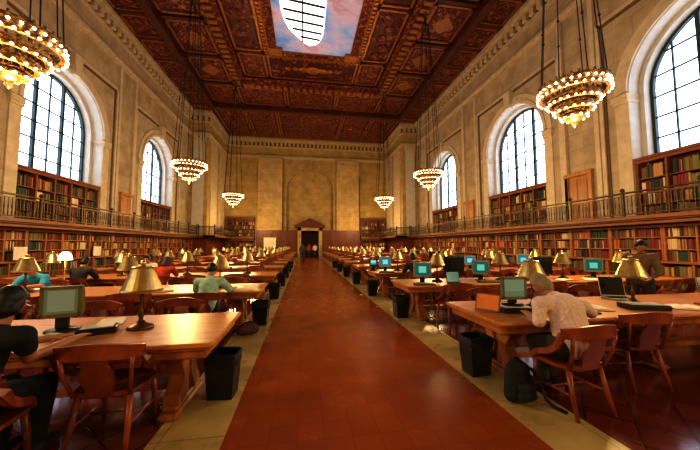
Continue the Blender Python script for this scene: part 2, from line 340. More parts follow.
# ------------------------------------------------------------------ side walls with arched windows
def arch(cy, r, n=24): return [(cy+r*math.cos(PI*i/n), ZS+r*math.sin(PI*i/n)) for i in range(n+1)]   # far spring -> near spring
wn = 0
for s in (-1, 1):
    b = MB(); X = s*W
    def q(y0, z0, y1, z1, x=X): b.quad((x, y0, z0), (x, y1, z0), (x, y1, z1), (x, y0, z1), 0)
    q(YF, 0, YB+.2, ZG)
    ed = YF
    for cy in BAYS:
        q(ed, ZG, cy-RO, ZC+.3); ed = cy+RO
        a = arch(cy, RO)
        for i in range(24):
            (y0, z0), (y1, z1) = a[i], a[i+1]
            b.quad((X, y0, z0), (X, y1, z1), (X, y1, ZC+.3), (X, y0, ZC+.3), 0)
    q(ed, ZG, YB+.2, ZC+.3)
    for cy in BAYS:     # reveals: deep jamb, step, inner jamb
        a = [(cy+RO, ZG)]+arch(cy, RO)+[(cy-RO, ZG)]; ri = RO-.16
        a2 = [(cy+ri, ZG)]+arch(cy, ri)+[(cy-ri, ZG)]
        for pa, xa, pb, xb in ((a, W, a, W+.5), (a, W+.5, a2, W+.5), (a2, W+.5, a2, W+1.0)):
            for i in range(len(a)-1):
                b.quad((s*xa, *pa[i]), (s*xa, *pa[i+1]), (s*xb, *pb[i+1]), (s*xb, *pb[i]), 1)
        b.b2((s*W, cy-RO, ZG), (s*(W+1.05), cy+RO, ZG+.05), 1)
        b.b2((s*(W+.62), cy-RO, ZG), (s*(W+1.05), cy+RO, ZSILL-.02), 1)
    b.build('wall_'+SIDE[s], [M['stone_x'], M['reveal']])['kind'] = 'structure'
    # stone trims: archivolts, imposts, frames, pilasters
    t = MB()
    for cy in BAYS:
        for (r0, r1, p) in ((RO+.02, RO+.20, .10), (RO+.20, RO+.52, .05)):
            A, B_ = arch(cy, r0), arch(cy, r1)
            for i in range(24):
                v = [(X-s*0, *A[i]), (X, *A[i+1]), (X, *B_[i+1]), (X, *B_[i])]
                u = [(X-s*p, y, z) for _, y, z in v]
                t.add(v+u, [(4,5,6,7), (0,1,5,4), (2,3,7,6), (1,2,6,5), (3,0,4,7)], 0)
        for d in (-1, 1):
            y0 = cy+d*(RO-.03); t.b2((X-s*.16, min(y0, y0+d*.62), ZS-.32), (X+s*.55, max(y0, y0+d*.62), ZS-.05), 0, .03)
            t.b2((X-s*.11, min(y0, y0+d*.56), ZS-.44), (X+s*.55, max(y0, y0+d*.56), ZS-.32), 0)
            t.b2((X-s*.05, cy+d*RO if d > 0 else cy-RO-.5, ZG), (X, cy+RO+.5 if d > 0 else cy-RO, ZS-.44), 0)
            yy = cy+d*3.45; t.b2((X-s*.09, yy-.08, ZG), (X, yy+.08, 11.1), 0)
            t.b2((X-s*.035, yy-.2, ZG), (X, yy-.08, 11.1), 2)  # dark strip painted as the shade of a groove
            t.b2((X-s*.13, yy+d*.2-.1, ZG), (X, yy+d*.2+.1, 12.6), 0)
        t.b2((X-s*.09, cy-3.45, 10.98), (X, cy+3.45, 11.14), 0); t.b2((X-s*.035, cy-3.4, 10.84), (X, cy+3.4, 10.98), 2)  # lower dark strip stands in for shade under the moulding
        t.prism([(cy-.16, ZS+RO-.1), (cy+.16, ZS+RO-.1), (cy+.3, 10.95), (cy-.3, 10.95)], X, X-s*.3, 'x', 0)
    # string course and cornice
    t.b2((X-s*.14, YF, 12.62), (X, YB, 12.78), 1); t.b2((X-s*.22, YF, 12.78), (X, YB, 12.92), 1); t.b2((X-s*.1, YF, 12.92), (X, YB, 13.0), 1)
    t.b2((X-s*.12, YF, 14.02), (X, YB, 14.2), 1); t.b2((X-s*.03, YF, 14.2), (X, YB, 14.68), 2)  # frieze coloured dark as the shade behind the blocks
    y = YF+.2
    while y < YP-.4:
        t.b2((X-s*.27, y, 14.24), (X, y+.3, 14.66), 1, .03); y += .52
    t.b2((X-s*.33, YF, 14.68), (X, YB, 14.86), 1); t.b2((X-s*.42, YF, 14.86), (X, YB, 15.1), 1); t.b2((X-s*.36, YF, 15.1), (X, YB, ZC), 1)
    tr = t.build('trim_%d' % (1 if s < 0 else 2), [M['stone_trim'], M['cornice'], M['painted_shade']]); tr['kind'] = 'structure'
    # windows
    for cy in BAYS:
        wn += 1; f = MB(); xg = s*(W+.86); r = RO-.14
        hw = r-.02
        a = arch(cy, r); ai = arch(cy, r-.13)
        def bar(y0, z0, y1, z1, w=.05, dx=.06):
            d = V((0, y1-y0, z1-z0)); L = d.length; ang = math.atan2(z1-z0, y1-y0)
            f.box((0, 0, 0), (dx, L, w), 0, 0, 0, Matrix.Translation((xg, (y0+y1)/2, (z0+z1)/2)) @ Matrix.Rotation(ang, 4, 'X'))
        for i in range(24):
            v = [(xg-.07, *a[i]), (xg-.07, *a[i+1]), (xg-.07, *ai[i+1]), (xg-.07, *ai[i])]; u = [(xg+.07, y, z) for _, y, z in v]
            f.add(v+u, [(0,1,2,3), (7,6,5,4), (2,3,7,6), (0,1,5,4)], 0)
        for d in (-1, 1): bar(cy+d*(r-.06), ZSILL, cy+d*(r-.06), ZS, .13, .14)
        bar(cy-r, ZSILL+.06, cy+r, ZSILL+.06, .14, .14)
        top = lambda dy: ZS+math.sqrt(max(0, (r-.08)**2-dy*dy))
        for dy, w in ((-r/3, .13), (r/3, .13), (-2*r/3, .045), (0, .045), (2*r/3, .045)):
            bar(cy+dy, ZSILL, cy+dy, top(dy), w, .12 if w > .1 else .06)
        z = ZSILL+.8
        while z < ZS+r-.3:
            h = r-.08 if z <= ZS else math.sqrt(max(.01, (r-.08)**2-(z-ZS)**2))
            bar(cy-h, z, cy+h, z, .05); z += .8
        wo = f.build('window_%d' % wn, M['winframe']); wo['kind'] = 'structure'
        g = MB(); ring = [(cy-r+.05, ZSILL)]+[(cy+r-.05, ZSILL)]+arch(cy, r-.05)
        g.add([(xg+s*.02, y, z) for y, z in ring], [tuple(range(len(ring)))], 0); g.build('window_pane', M['glass'], wo)
        pl = bpy.data.lights.new('sky_portal', 'AREA'); pl.shape = 'RECTANGLE'; pl.size = 4.6; pl.size_y = 5.3; pl.cycles.is_portal = True
        po = bpy.data.objects.new('sky_portal', pl); C.objects.link(po); po.location = (s*(W+1.05), cy, 7.45); po.rotation_euler = (0, s*PI/2, 0)

# ------------------------------------------------------------------ corner piers, end walls
pn = 3
for s in (-1, 1):
    b = MB()
    b.b2((s*XP, YP, 0), (s*(W+.1), YB, ZC+.1), 0)
    o = b.build('wall_pier_'+SIDE[s], [M['stone_y']]); o['kind'] = 'structure'
    t = MB(); X = s*XP
    # raised pilaster faces on the pier front and flank
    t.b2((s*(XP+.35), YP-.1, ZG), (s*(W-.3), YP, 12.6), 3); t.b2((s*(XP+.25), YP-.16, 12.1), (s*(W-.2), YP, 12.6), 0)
    t.b2((X-s*.1, YP+.8, ZG), (X, YP+3.0, 12.6), 0); t.b2((X-s*.1, YP+4.0, ZG), (X, YP+6.2, 12.6), 0)
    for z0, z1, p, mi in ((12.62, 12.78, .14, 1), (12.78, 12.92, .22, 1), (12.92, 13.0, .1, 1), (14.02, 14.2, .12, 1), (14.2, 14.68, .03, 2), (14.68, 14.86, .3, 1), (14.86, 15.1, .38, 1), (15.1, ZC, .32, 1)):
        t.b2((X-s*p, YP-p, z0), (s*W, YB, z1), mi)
    y = YP+.1
    while y < YB-.4: t.b2((X-s*.25, y, 14.24), (X, y+.3, 14.66), 1); y += .52
    x = XP+.1
    while x < W-.3: t.b2((s*x, YP-.25, 14.24), (s*(x+.3), YP, 14.66), 1); x += .52
    # wood dado round the foot of the pier
    t.b2((X-s*.08, YP-.08, 0), (s*W, YB, 2.36), 4)
    for z0, z1 in ((.15, .3), (2.1, 2.3)): t.b2((X-s*.14, YP-.14, z0), (s*W, YB, z1), 4)
    t.build('trim_%d' % pn, [M['stone_trim'], M['cornice'], M['painted_shade'], M['reveal'], M['panel']])['kind'] = 'structure'; pn += 1
# back wall with the doorway and the blind arch
b = MB(); dx0, dx1, dz = -.95, 1.25, 3.35; CX = .15; ra = 3.0; zsp = 8.4
def qb(x0, z0, x1, z1, y=YB, mi=0): b.quad((x0, y, z0), (x1, y, z0), (x1, y, z1), (x0, y, z1), mi)
yr = YB+.4; T = ZC+.3
qb(-W, 0, CX-ra, T); qb(CX+ra, 0, W, T)
A = [(CX+ra*math.cos(PI*i/24), zsp+ra*math.sin(PI*i/24)) for i in range(25)]
for i in range(24):
    b.quad((A[i+1][0], YB, A[i+1][1]), (A[i][0], YB, A[i][1]), (A[i][0], YB, T), (A[i+1][0], YB, T), 0)
ring = [(CX+ra, 0)]+A+[(CX-ra, 0)]
for i in range(len(ring)-1): b.quad((ring[i][0], YB, ring[i][1]), (ring[i+1][0], YB, ring[i+1][1]), (ring[i+1][0], yr, ring[i+1][1]), (ring[i][0], yr, ring[i][1]), 0)
qb(CX-ra, 0, dx0, T, yr); qb(dx1, 0, CX+ra, T, yr); qb(dx0, dz, dx1, T, yr)
o = b.build('wall_back', [M['stone_y']]); o['kind'] = 'structure'
b = MB(); y1 = YB+5
b.quad((dx0, yr, 0), (dx0, y1, 0), (dx0, y1, dz), (dx0, yr, dz)); b.quad((dx1, yr, 0), (dx1, y1, 0), (dx1, y1, dz), (dx1, yr, dz))
b.quad((dx0, yr, dz), (dx1, yr, dz), (dx1, y1, dz), (dx0, y1, dz)); b.quad((dx0, y1, 0), (dx1, y1, 0), (dx1, y1, dz), (dx0, y1, dz))
b.build('wall_corridor', [M['panel']])['kind'] = 'structure'
b = MB(); b.quad((-W, YF, 0), (W, YF, 0), (W, YF, T), (-W, YF, T)); b.build('wall_front', [M['stone_y']])['kind'] = 'structure'
t = MB()
for s in (-1, 1):       # pilaster masses beside the blind arch
    t.b2((s*3.45+.1, YB-.32, 3.4), (s*6.45+.1, YB, 12.6), 3)
    t.b2((s*6.55+.1 if s > 0 else s*3.45+.1, YB-.34, 3.4), (s*6.4+.1 if s > 0 else -3.28, YB-.02, 10.6), 2)  # dark strips standing in for shadow along the right edges
for (r0, r1, p) in ((ra, ra+.18, .12), (ra+.18, ra+.42, .06)):
    B0 = [(CX+r0*math.cos(PI*i/24), zsp+r0*math.sin(PI*i/24)) for i in range(25)]; B1 = [(CX+r1*math.cos(PI*i/24), zsp+r1*math.sin(PI*i/24)) for i in range(25)]
    for i in range(24):
        v = [(B0[i][0], YB, B0[i][1]), (B0[i+1][0], YB, B0[i+1][1]), (B1[i+1][0], YB, B1[i+1][1]), (B1[i][0], YB, B1[i][1])]
        u = [(x, YB-p, z) for x, _, z in v]; t.add(v+u, [(4,5,6,7), (0,1,5,4), (2,3,7,6)], 0)
    for s in (-1, 1): t.b2((CX+s*r0, YB-p, 3.4), (CX+s*r1, YB, zsp), 0)
t.prism([(CX-.2, 11.1), (CX+.2, 11.1), (CX+.34, 12.0), (CX-.34, 12.0)], YB-.35, YB, 'y', 0)
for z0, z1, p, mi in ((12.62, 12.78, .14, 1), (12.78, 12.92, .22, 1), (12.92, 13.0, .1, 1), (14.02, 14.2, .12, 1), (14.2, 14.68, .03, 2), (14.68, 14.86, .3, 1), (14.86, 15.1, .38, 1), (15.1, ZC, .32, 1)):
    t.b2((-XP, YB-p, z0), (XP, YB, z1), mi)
x = -XP+.3
while x < XP-.4: t.b2((x, YB-.25, 14.24), (x+.3, YB, 14.66), 1); x += .52
t.build('trim_%d' % pn, [M['stone_y'], M['cornice_y'], M['painted_shade'], M['stone_y2']])['kind'] = 'structure'; pn += 1
# wood wainscot, marble door surround and pediment
t = MB()
for x0, x1 in ((-6.5, dx0-.45), (dx1+.45, 6.7)):
    t.b2((x0, YB-.42, 0), (x1, YB+.38, 3.25), 0); t.b2((x0, YB-.52, 3.25), (x1, YB+.38, 3.42), 0); t.b2((x0, YB-.5, 0), (x1, YB-.42, .25), 0)
    n = int((x1-x0)/.95); w = (x1-x0)/n
    for i in range(n):
        a = x0+i*w
        t.b2((a+.1, YB-.46, .4), (a+w-.1, YB-.42, 3.05), 0, .015); t.b2((a+.2, YB-.49, .52), (a+w-.2, YB-.46, 2.92), 0, .015)
for xa, xb in ((dx0-.45, dx0), (dx1, dx1+.45)): t.b2((xa, YB-.5, 0), (xb, yr, dz+.42), 1, .03)
t.b2((dx0-.45, YB-.5, dz), (dx1+.45, yr, dz+.42), 1, .03)
t.b2((dx0-.8, YB-.72, dz+.42), (dx1+.8, yr, dz+.66), 0, .03)
cxd = (dx0+dx1)/2
t.prism([(dx0-.9, dz+.66), (dx1+.9, dz+.66), (cxd, dz+1.6)], YB-.7, yr, 'y', 0)
t.prism([(dx0-.45, dz+.76), (dx1+.45, dz+.76), (cxd, dz+1.4)], YB-.78, YB-.7, 'y', 2)
t.build('trim_%d' % pn, [M['panel'], M['marble'], M['case_dark']])['kind'] = 'structure'; pn += 1

# ------------------------------------------------------------------ ceiling
c = MB()
def ringq(o, i, zo, zi, mi):     # rectangular ring (x half, y0, y1) outer -> inner
    O = [(-o[0], o[1]), (o[0], o[1]), (o[0], o[2]), (-o[0], o[2])]; I = [(-i[0], i[1]), (i[0], i[1]), (i[0], i[2]), (-i[0], i[2])]
    for k in range(4):
        j = (k+1) % 4; c.quad((*O[k], zo), (*I[k], zi), (*I[j], zi), (*O[j], zo), mi)
    return i
NY = -9.0
R0 = (W, NY, YB); R1 = (9.75, -8, 29.55); R2 = (9.3, -7.6, 29.1); R3 = (6.65, -3.4, 25.65); R4 = (6.25, -3.0, 25.2); R5 = (5.75, -2.5, 24.7)
R6 = (3.55, .3, 21.45); R7 = (3.2, .65, 21.1); R8 = (2.65, 1.65, 20.75)
ringq(R0, R1, ZC, ZC, 0); ringq(R1, R1, ZC, 14.9, 3); ringq(R1, R2, 14.9, 14.9, 3); ringq(R2, R2, 14.9, 15.45, 3)
ringq(R2, R3, 15.45, 15.45, 0); ringq(R3, R3, 15.45, 15.2, 4); ringq(R3, R4, 15.2, 15.35, 1); ringq(R4, R5, 15.35, 15.6, 1); ringq(R5, R5, 15.6, 15.8, 3)
ringq(R5, R6, 15.8, 15.8, 2); ringq(R6, R6, 15.8, 15.5, 4); ringq(R6, R7, 15.5, 15.42, 4); ringq(R7, R8, 15.42, 15.5, 1); ringq(R8, R8, 15.5, 15.62, 4)
# outer coffers: raised frames with square panels along the sides and the end
def coffer(x0, x1, y0, y1, z, fw=.12, mi=4, inner=1):
    for lo, hi in (((x0, y0), (x1, y0+fw)), ((x0, y1-fw), (x1, y1)), ((x0, y0), (x0+fw, y1)), ((x1-fw, y0), (x1, y1))):
        c.b2((*lo, z-.1), (*hi, z+.05), mi)
    c.b2((x0+fw*1.8, y0+fw*1.8, z-.05), (x1-fw*1.8, y1-fw*1.8, z+.05), inner, .03)
for s in (-1, 1):
    y = 28.9
    while y > -2:
        xa, xb = sorted((s*11.5, s*9.85)); coffer(xa, xb, y-1.9, y, ZC); c.b2((xa, y, ZC-.14), (xb, y+.22, ZC+.05), 3); y -= 2.2
    y = 25.4
    while y > -2:
        xa, xb = sorted((s*9.2, s*6.75)); coffer(xa, xb, y-3.3, y-.2, 15.45, .16); c.b2((xa, y-.1, 15.25), (xb, y+.14, 15.5), 3)
        c.box(((xa+xb)/2, y-1.75, 15.42), (1.1, 1.1, .16), 4, PI/4, .05); y -= 3.6
    y = 21.35; k = 1
    while y > -1:
        L = 2.0 if k % 2 == 0 else 5.2
        xa, xb = sorted((s*5.65, s*3.65)); coffer(xa, xb, y-L, y-.1, 15.8, .14, 4, 2)
        for q in range(5 if L > 3 else 1):
            yy = y-L/2+(q-2)*.9 if L > 3 else y-L/2
            c.ball(((xa+xb)/2+(.25*s if q % 2 else -.1*s), yy, 15.74), .36, 8, 1, (1.1, 1.2, .35))
        y -= L+.1; k += 1
    coffer(*sorted((s*9.6, s*6.75)), 29.75, YB-.5, ZC, .16)
    coffer(*sorted((s*6.6, s*3.5)), 29.75, YB-.5, ZC, .16)
    coffer(*sorted((s*9.2, s*6.75)), 25.75, 29.0, 15.45, .16); coffer(*sorted((s*6.6, s*2.4)), 25.85, 29.0, 15.45, .16)
    coffer(*sorted((s*5.6, s*3.65)), 21.6, 24.6, 15.8, .14, 4, 1)
    coffer(*sorted((s*11.4, s*9.85)), 29.6, YP-.5, ZC)
coffer(-3.4, 3.4, 29.75, YB-.5, ZC, .16); coffer(-2.3, 2.3, 25.85, 29.0, 15.45, .16); coffer(-3.5, 3.5, 21.6, 24.6, 15.8, .14, 4, 2)
for xx, rr in ((0, .55), (-.75, .36), (.75, .36), (-1.35, .28), (1.35, .28), (-2.0, .22), (2.0, .22)): c.ball((xx, 23.1, 15.74), rr, 10, 4, (1.1, .9, .35))
for xx in (-9, -7, -5, -3, -1, 1, 3, 5, 7, 9):
    for yy in (31.3, 33.3, 35.3): c.ball((xx*.95, yy, ZC-.05), .36, 8, 1, (1, 1, .3))
# corner blocks that notch the mural frame
for s in (-1, 1): c.b2((s*3.2, 20.35, 15.38), (s*2.25, 21.1, 15.62), 4, .04)
tag(c.build('ceiling', [M['ceil'], M['ceil_fine'], M['ceil_red'], M['ceil_beam'], M['gilt']]), kind='structure')
d = MB()                 # egg and dart / dentil blocks of the inner ceiling cornice
y = -3
while y < 25.2:
    for s in (-1, 1): d.b2((s*6.5, y, 15.1), (s*5.95, y+.3, 15.4), 0, .04)
    y += .55
x = -6.3
while x < 6.2: d.b2((x, 24.95, 15.1), (x+.3, 25.5, 15.4), 0, .04); x += .55
y = 1.0
while y < 21.2:
    for s in (-1, 1): d.b2((s*3.5, y, 15.38), (s*3.3, y+.16, 15.5), 0)
    y += .32
x = -3.3
while x < 3.2: d.b2((x, 21.15, 15.38), (x+.16, 21.4, 15.5), 0); x += .32
d.build('trim_%d' % pn, [M['gilt']])['kind'] = 'structure'; pn += 1
# mural of a cloudy sky
m, t, bs = nt('self_lit_mural_paint')
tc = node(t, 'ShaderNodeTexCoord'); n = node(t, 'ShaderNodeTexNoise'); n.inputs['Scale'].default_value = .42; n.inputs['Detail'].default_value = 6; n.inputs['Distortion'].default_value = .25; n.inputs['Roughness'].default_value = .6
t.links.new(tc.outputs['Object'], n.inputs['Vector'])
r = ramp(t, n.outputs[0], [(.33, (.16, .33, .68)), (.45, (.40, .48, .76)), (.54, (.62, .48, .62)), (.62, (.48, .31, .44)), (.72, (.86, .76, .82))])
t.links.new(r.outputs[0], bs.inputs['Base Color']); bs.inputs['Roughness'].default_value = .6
t.links.new(r.outputs[0], bs.inputs['Emission Color']); bs.inputs['Emission Strength'].default_value = .3  # weak glow added to brighten the painting; it is no lamp
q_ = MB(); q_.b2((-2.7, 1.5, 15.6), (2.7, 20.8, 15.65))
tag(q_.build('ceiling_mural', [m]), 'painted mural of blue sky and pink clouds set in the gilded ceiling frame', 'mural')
sk = thing('bright_panel', 'bright white barred skylight with a rounded end inside the ceiling mural', 'bright_panel', (-.8, 16.2, 15.58))  # emissive white shape crossed by bars, set just below the mural
p = MB(); pts = [(-1.35, -4), (1.3, -4), (1.36, 1.8), (1.3, 2.6), (1.1, 3.25), (.8, 3.6), (.45, 3.68), (.05, 3.4), (-.4, 2.85), (-.85, 2.3), (-1.15, 1.5), (-1.3, .6)]
p.prism(pts, -.03, .0, 'z', 0); p.build('pane', [emit('bright_panel_face', (.90, .93, 1), 2.2)], sk)
p = MB()
p.b2((-.05, -4, -.07), (.03, 3.3, -.03))
for yy, w_, xc in ((-3, 2.6, 0), (-2, 2.6, 0), (-1, 2.6, 0), (0, 2.6, .02), (.75, 2.5, .06), (1.5, 2.4, .12), (2.25, 1.9, .3), (2.9, 1.3, .5)):
    p.box((xc, yy, -.05), (w_, .13, .04), 0, .13)
p.build('panel_bars', M['iron'], sk)

# ------------------------------------------------------------------ gallery
XG = 10.75
b = MB()
for s in (-1, 1):
    b.b2((s*XG, YF, 2.40), (s*W, YP, ZG), 0); b.b2((s*(XG-.08), YF, 2.44), (s*XG, YP-.9, ZG+.02), 0, .01); b.b2((s*(XG+.12), YF, 2.28), (s*W, YP, 2.40), 0)
    b.b2((s*9.15, YP-.95, 2.36), (s*W, YP, ZG), 0); b.b2((s*9.15, YP-.95, 2.36), (s*XP, YB, ZG), 0)
    b.b2((s*6.6, YB-1.1, 2.36), (s*XP, YB, ZG), 0)
tag(b.build('gallery_floor', [M['gallery']]), kind='structure')
def rail_piece(t, p0, p1, npost):
    p0, p1 = V(p0), V(p1); L = (p1-p0).length; d = (p1-p0)/L; rz = math.atan2(d.y, d.x)
    X_ = Matrix.Translation(p0) @ Matrix.Rotation(rz, 4, 'Z')
    m_ = MB(); m_.box((L/2, 0, .86), (L, .09, .06), 0, 0, .015, X_); m_.build('top_rail', M['bronze'], t)
    m_ = MB(); m_.box((L/2, 0, .10), (L, .05, .04), 0, 0, 0, X_); m_.box((L/2, 0, .74), (L, .03, .03), 0, 0, 0, X_); m_.build('lower_rail', M['bronze'], t)
    for i in range(npost+1):
        x = L*i/npost; m_ = MB(); m_.box((x, 0, .46), (.09, .09, .92), 0, 0, .015, X_); m_.lathe([(0, .92), (.06, .93), (.075, .98), (.05, 1.03), (0, 1.05)], 8, 0, X_ @ Matrix.Translation((x, 0, 0)))
        m_.build('post', M['bronze'], t)
        if i < npost:
            m_ = MB(); n_ = int(L/npost/.14)
            for k in range(1, n_):
                xx = x+k*L/npost/n_
                m_.lathe([(.014, .1), (.022, .2), (.012, .3), (.024, .42), (.012, .55), (.016, .74)], 5, 0, X_ @ Matrix.Translation((xx, 0, 0)))
            m_.build('baluster_panel', M['bronze'], t)
for s in (-1, 1):
    t = thing('gallery_railing', 'long bronze balustrade along the %s gallery above the bookcases' % SIDE[s], 'railing', (0, 0, ZG), 0)
    rail_piece(t, (s*(XG+.03), -6, 0), (s*(XG+.03), YP-.95, 0), 17)
    t = thing('gallery_railing', 'short bronze balustrade around the %s far corner pier' % SIDE[s], 'railing', (0, 0, ZG), 0)
    rail_piece(t, (s*(XG-.1), YP-.9, 0), (s*9.2, YP-.9, 0), 1); rail_piece(t, (s*9.2, YP-.9, 0), (s*9.2, YB-1.05, 0), 3); rail_piece(t, (s*9.1, YB-1.05, 0), (s*6.65, YB-1.05, 0), 2)

# ------------------------------------------------------------------ gallery doors
dn = 0
for s in (-1, 1):
    for cy in (11.55, 20.65):
        dn += 1; X = s*W; f = MB()
        f.b2((X-s*.06, cy-.5, ZG), (X, cy+.5, 4.75), 0)
        for z0, z1 in ((2.75, 3.45), (3.6, 4.6)):
            for a0, a1 in ((-.42, -.06), (.06, .42)): f.b2((X-s*.09, cy+a0, z0), (X-s*.06, cy+a1, z1), 0, .012)
        o = f.build('door_%d' % dn, M['door']); o['kind'] = 'structure'
        f = MB()
        for yy in (-.58, .58): f.b2((X-s*.13, cy+yy-.09, ZG), (X, cy+yy+.09, 4.9), 0, .015)
        f.b2((X-s*.15, cy-.7, 4.72), (X, cy+.7, 4.92), 0, .02); f.build('door_frame', M['door'], o)
        f = MB(); f.ball((X-s*.13, cy-.38, 3.55), .035, 8); f.build('door_handle', M['brass'], o)
dn += 1
f = MB()
for a0, a1 in ((dx0, cxd-.01), (cxd+.01, dx1)):
    f.b2((a0, YB+3.4, 0), (a1, YB+3.46, dz), 0)
    for z0, z1 in ((.3, 1.1), (1.3, 2.5), (2.7, 3.2)): f.b2((a0+.15, YB+3.36, z0), (a1-.15, YB+3.4, z1), 0, .015)
f.build('door_%d' % dn, M['case_dark'])['kind'] = 'structure'

# ------------------------------------------------------------------ camera maths used to choose which books show largest
CF, CYAW, CPIT, CROLL, CPOS = 292.43, .1574, .0668, -.0029, V((-.6505, 0, 1.6))
fw = V((math.sin(CYAW)*math.cos(CPIT), math.cos(CYAW)*math.cos(CPIT), math.sin(CPIT))); r0 = V((math.cos(CYAW), -math.sin(CYAW), 0)); u0 = r0.cross(fw)
cr = r0*math.cos(CROLL)+u0*math.sin(CROLL); cu = -r0*math.sin(CROLL)+u0*math.cos(CROLL)
def px(p):
    d = V(p)-CPOS; z = d.dot(fw)
    return (-1, -1, z) if z < .2 else (350+CF*d.dot(cr)/z, 225-CF*d.dot(cu)/z, z)

# ------------------------------------------------------------------ bookcases and their books
BOOKC = {'dark red': (.22, .025, .012), 'brown': (.20, .08, .025), 'dark green': (.04, .075, .03), 'tan': (.48, .28, .10), 'black': (.02, .017, .014), 'cream': (.68, .55, .32),
         'orange red': (.52, .11, .02), 'dark blue': (.03, .05, .11), 'olive': (.20, .17, .045)}
BK = list(BOOKC); BM = {k: plain('book_'+k.replace(' ', '_'), v, .55, 0, .25, 20) for k, v in BOOKC.items()}
books = []      # (center x, y, z0, dirx/diry, depth, thick, height, colour, where)
def fill_shelf(axis, s, fixed, a0, a1, z0, hmax, depth, where, pal):
    a = a0+.02; run = None; left = 0
    while a < a1-.05:
        if left <= 0:
            run = random.choice(pal); left = random.randint(1, 7); hh = hmax*random.uniform(.78, .96); tt = random.uniform(.032, .062)
            if random.random() < .04: a += random.uniform(.05, .18); continue
        k = run if random.random() < .75 else random.choice(pal)
        w = tt*random.uniform(.9, 1.1); h = hh*random.uniform(.97, 1.02); left -= 1
        if a+w > a1-.01: break
        books.append((axis, s, fixed+random.uniform(0, .03), a+w/2, z0+.002, depth, w*.96, h, k, where)); a += w
warm = ['dark red', 'brown', 'brown', 'tan', 'orange red', 'cream', 'dark red', 'dark green', 'black', 'olive']
cool = ['dark green', 'olive', 'brown', 'dark red', 'olive', 'dark green', 'tan', 'dark blue']
mixd = ['dark red', 'brown', 'black', 'dark green', 'cream', 'black', 'tan', 'brown', 'olive', 'brown', 'black']
U = 1.74; NU = 16; Y0 = 2.95
LOWZ = [.12, .53, 1.02, 1.42, 1.84]
def lower_case(lab, loc, rz):
    # local: front faces -y (at y=0), x along the run, depth to +y
    t = thing('bookcase', lab, 'bookcase', loc, rz, None); h = 2.26; D = .72
    m_ = MB(); m_.b2((.002, D-.03, 0), (U-.002, D, h)); m_.build('back_panel', M['case_dark'], t)
    for x in (.002, U/2-.03, U-.062):
        m_ = MB(); m_.b2((x, .22, .99), (x+.06, D-.03, h), 0, .008); m_.b2((x, .0, 0), (x+.06, D-.03, .95), 0, .008); m_.build('upright', M['case'], t)
    for z in LOWZ+[2.2]:
        m_ = MB(); dd = 0 if z < .95 else .22
        m_.b2((.06, dd+.01, z-.035), (U-.06, D-.03, z)); m_.build('shelf', M['case'], t)
    m_ = MB(); m_.b2((.002, -.05, .95), (U-.002, .3, 1.0), 0, .01); m_.build('ledge', M['case'], t)
    m_ = MB(); m_.b2((.002, .02, 0), (U-.002, .06, .09)); m_.build('plinth', M['case_dark'], t)
    m_ = MB(); m_.b2((.002, .18, 2.2), (U-.002, .24, h), 0, .01); m_.build('frieze', M['case'], t)
    return t
XLC = 11.2
lp = Proto(lower_case('x', (0, 0, 0), 0))
for s in (-1, 1):
    for i in range(NU):
        ya = Y0+i*U
        lab = 'tall oak bookcase below the %s gallery, %s from the camera end' % (SIDE[s], ORD[i])
        if s > 0: lp.put((XLC, ya+U, 0), -PI/2, lab)
        else: lp.put((-XLC, ya, 0), PI/2, lab)
        for j, z in enumerate(LOWZ):
            hm = (LOWZ+[2.2])[j+1]-z-.04 if j != 1 else .38
            fx = XLC+(.05 if j < 2 else .27)
            for hf in (0, 1):
                a0 = ya+.06+hf*U/2; a1 = ya+U/2-.03+hf*(U/2-.03)
                pal = cool if (s < 0 and i in (4, 5, 6, 7) and hf == 0 or j < 2) else (warm if j > 1 else mixd)
                fill_shelf('x', s, fx, a0, a1, z, hm, .17, '%s shelf of %s bookcase below %s gallery' % (['lowest', 'second', 'third', 'fourth', 'top'][j], ORD[i], SIDE[s]), pal)
# upper bookcases under each window
def upper_case(lab, loc, rz, width, h, nb, zs):
    t = thing('bookcase', lab, 'bookcase', loc, rz); D = .55
    m_ = MB(); m_.b2((0, D-.03, 0), (width, D, h)); m_.build('back_panel', M['case_dark'], t)
    w = width/nb
    for i in range(nb+1):
        x = min(max(i*w-.04, 0), width-.08); m_ = MB(); m_.b2((x, 0, 0), (x+.08, D-.03, h), 0, .01); m_.build('upright', M['case2'], t)
    for z in zs:
        m_ = MB(); m_.b2((.02, .03, z-.035), (width-.02, D-.03, z)); m_.build('shelf', M['case2'], t)
    m_ = MB(); m_.b2((-.0, -.05, h-.22), (width, .05, h-.1), 0, .01); m_.b2((-.0, -.09, h-.1), (width, D, h), 0, .015); m_.build('cornice', M['case2'], t)
    return t
UZ = [.08, .53, .98, 1.5]
for s in (-1, 1):
    for bi, cy in enumerate(BAYS[1:]):
        lab = 'wide upper bookcase on the %s gallery beneath the %s arched window' % (SIDE[s], ['nearest', 'middle', 'farthest'][bi])
        wd = 2*RO-.06; ya = cy-wd/2; XU = W+.03
        t = upper_case(lab, (s*XU, ya+(wd if s > 0 else 0), ZG), -PI/2 if s > 0 else PI/2, wd, ZSILL-ZG, 5, UZ)
        for j, z in enumerate(UZ):
            hm = (UZ+[2.06])[j+1]-z-.045
            for q in range(5):
                w = wd/5; fill_shelf('x', s, XU+.06, ya+q*w+.085, ya+(q+1)*w-.085, ZG+z, hm, .2, '%s shelf of upper bookcase under %s %s window' % (['lowest', 'second', 'third', 'top'][j], ['nearest', 'middle', 'farthest'][bi], SIDE[s]), mixd)
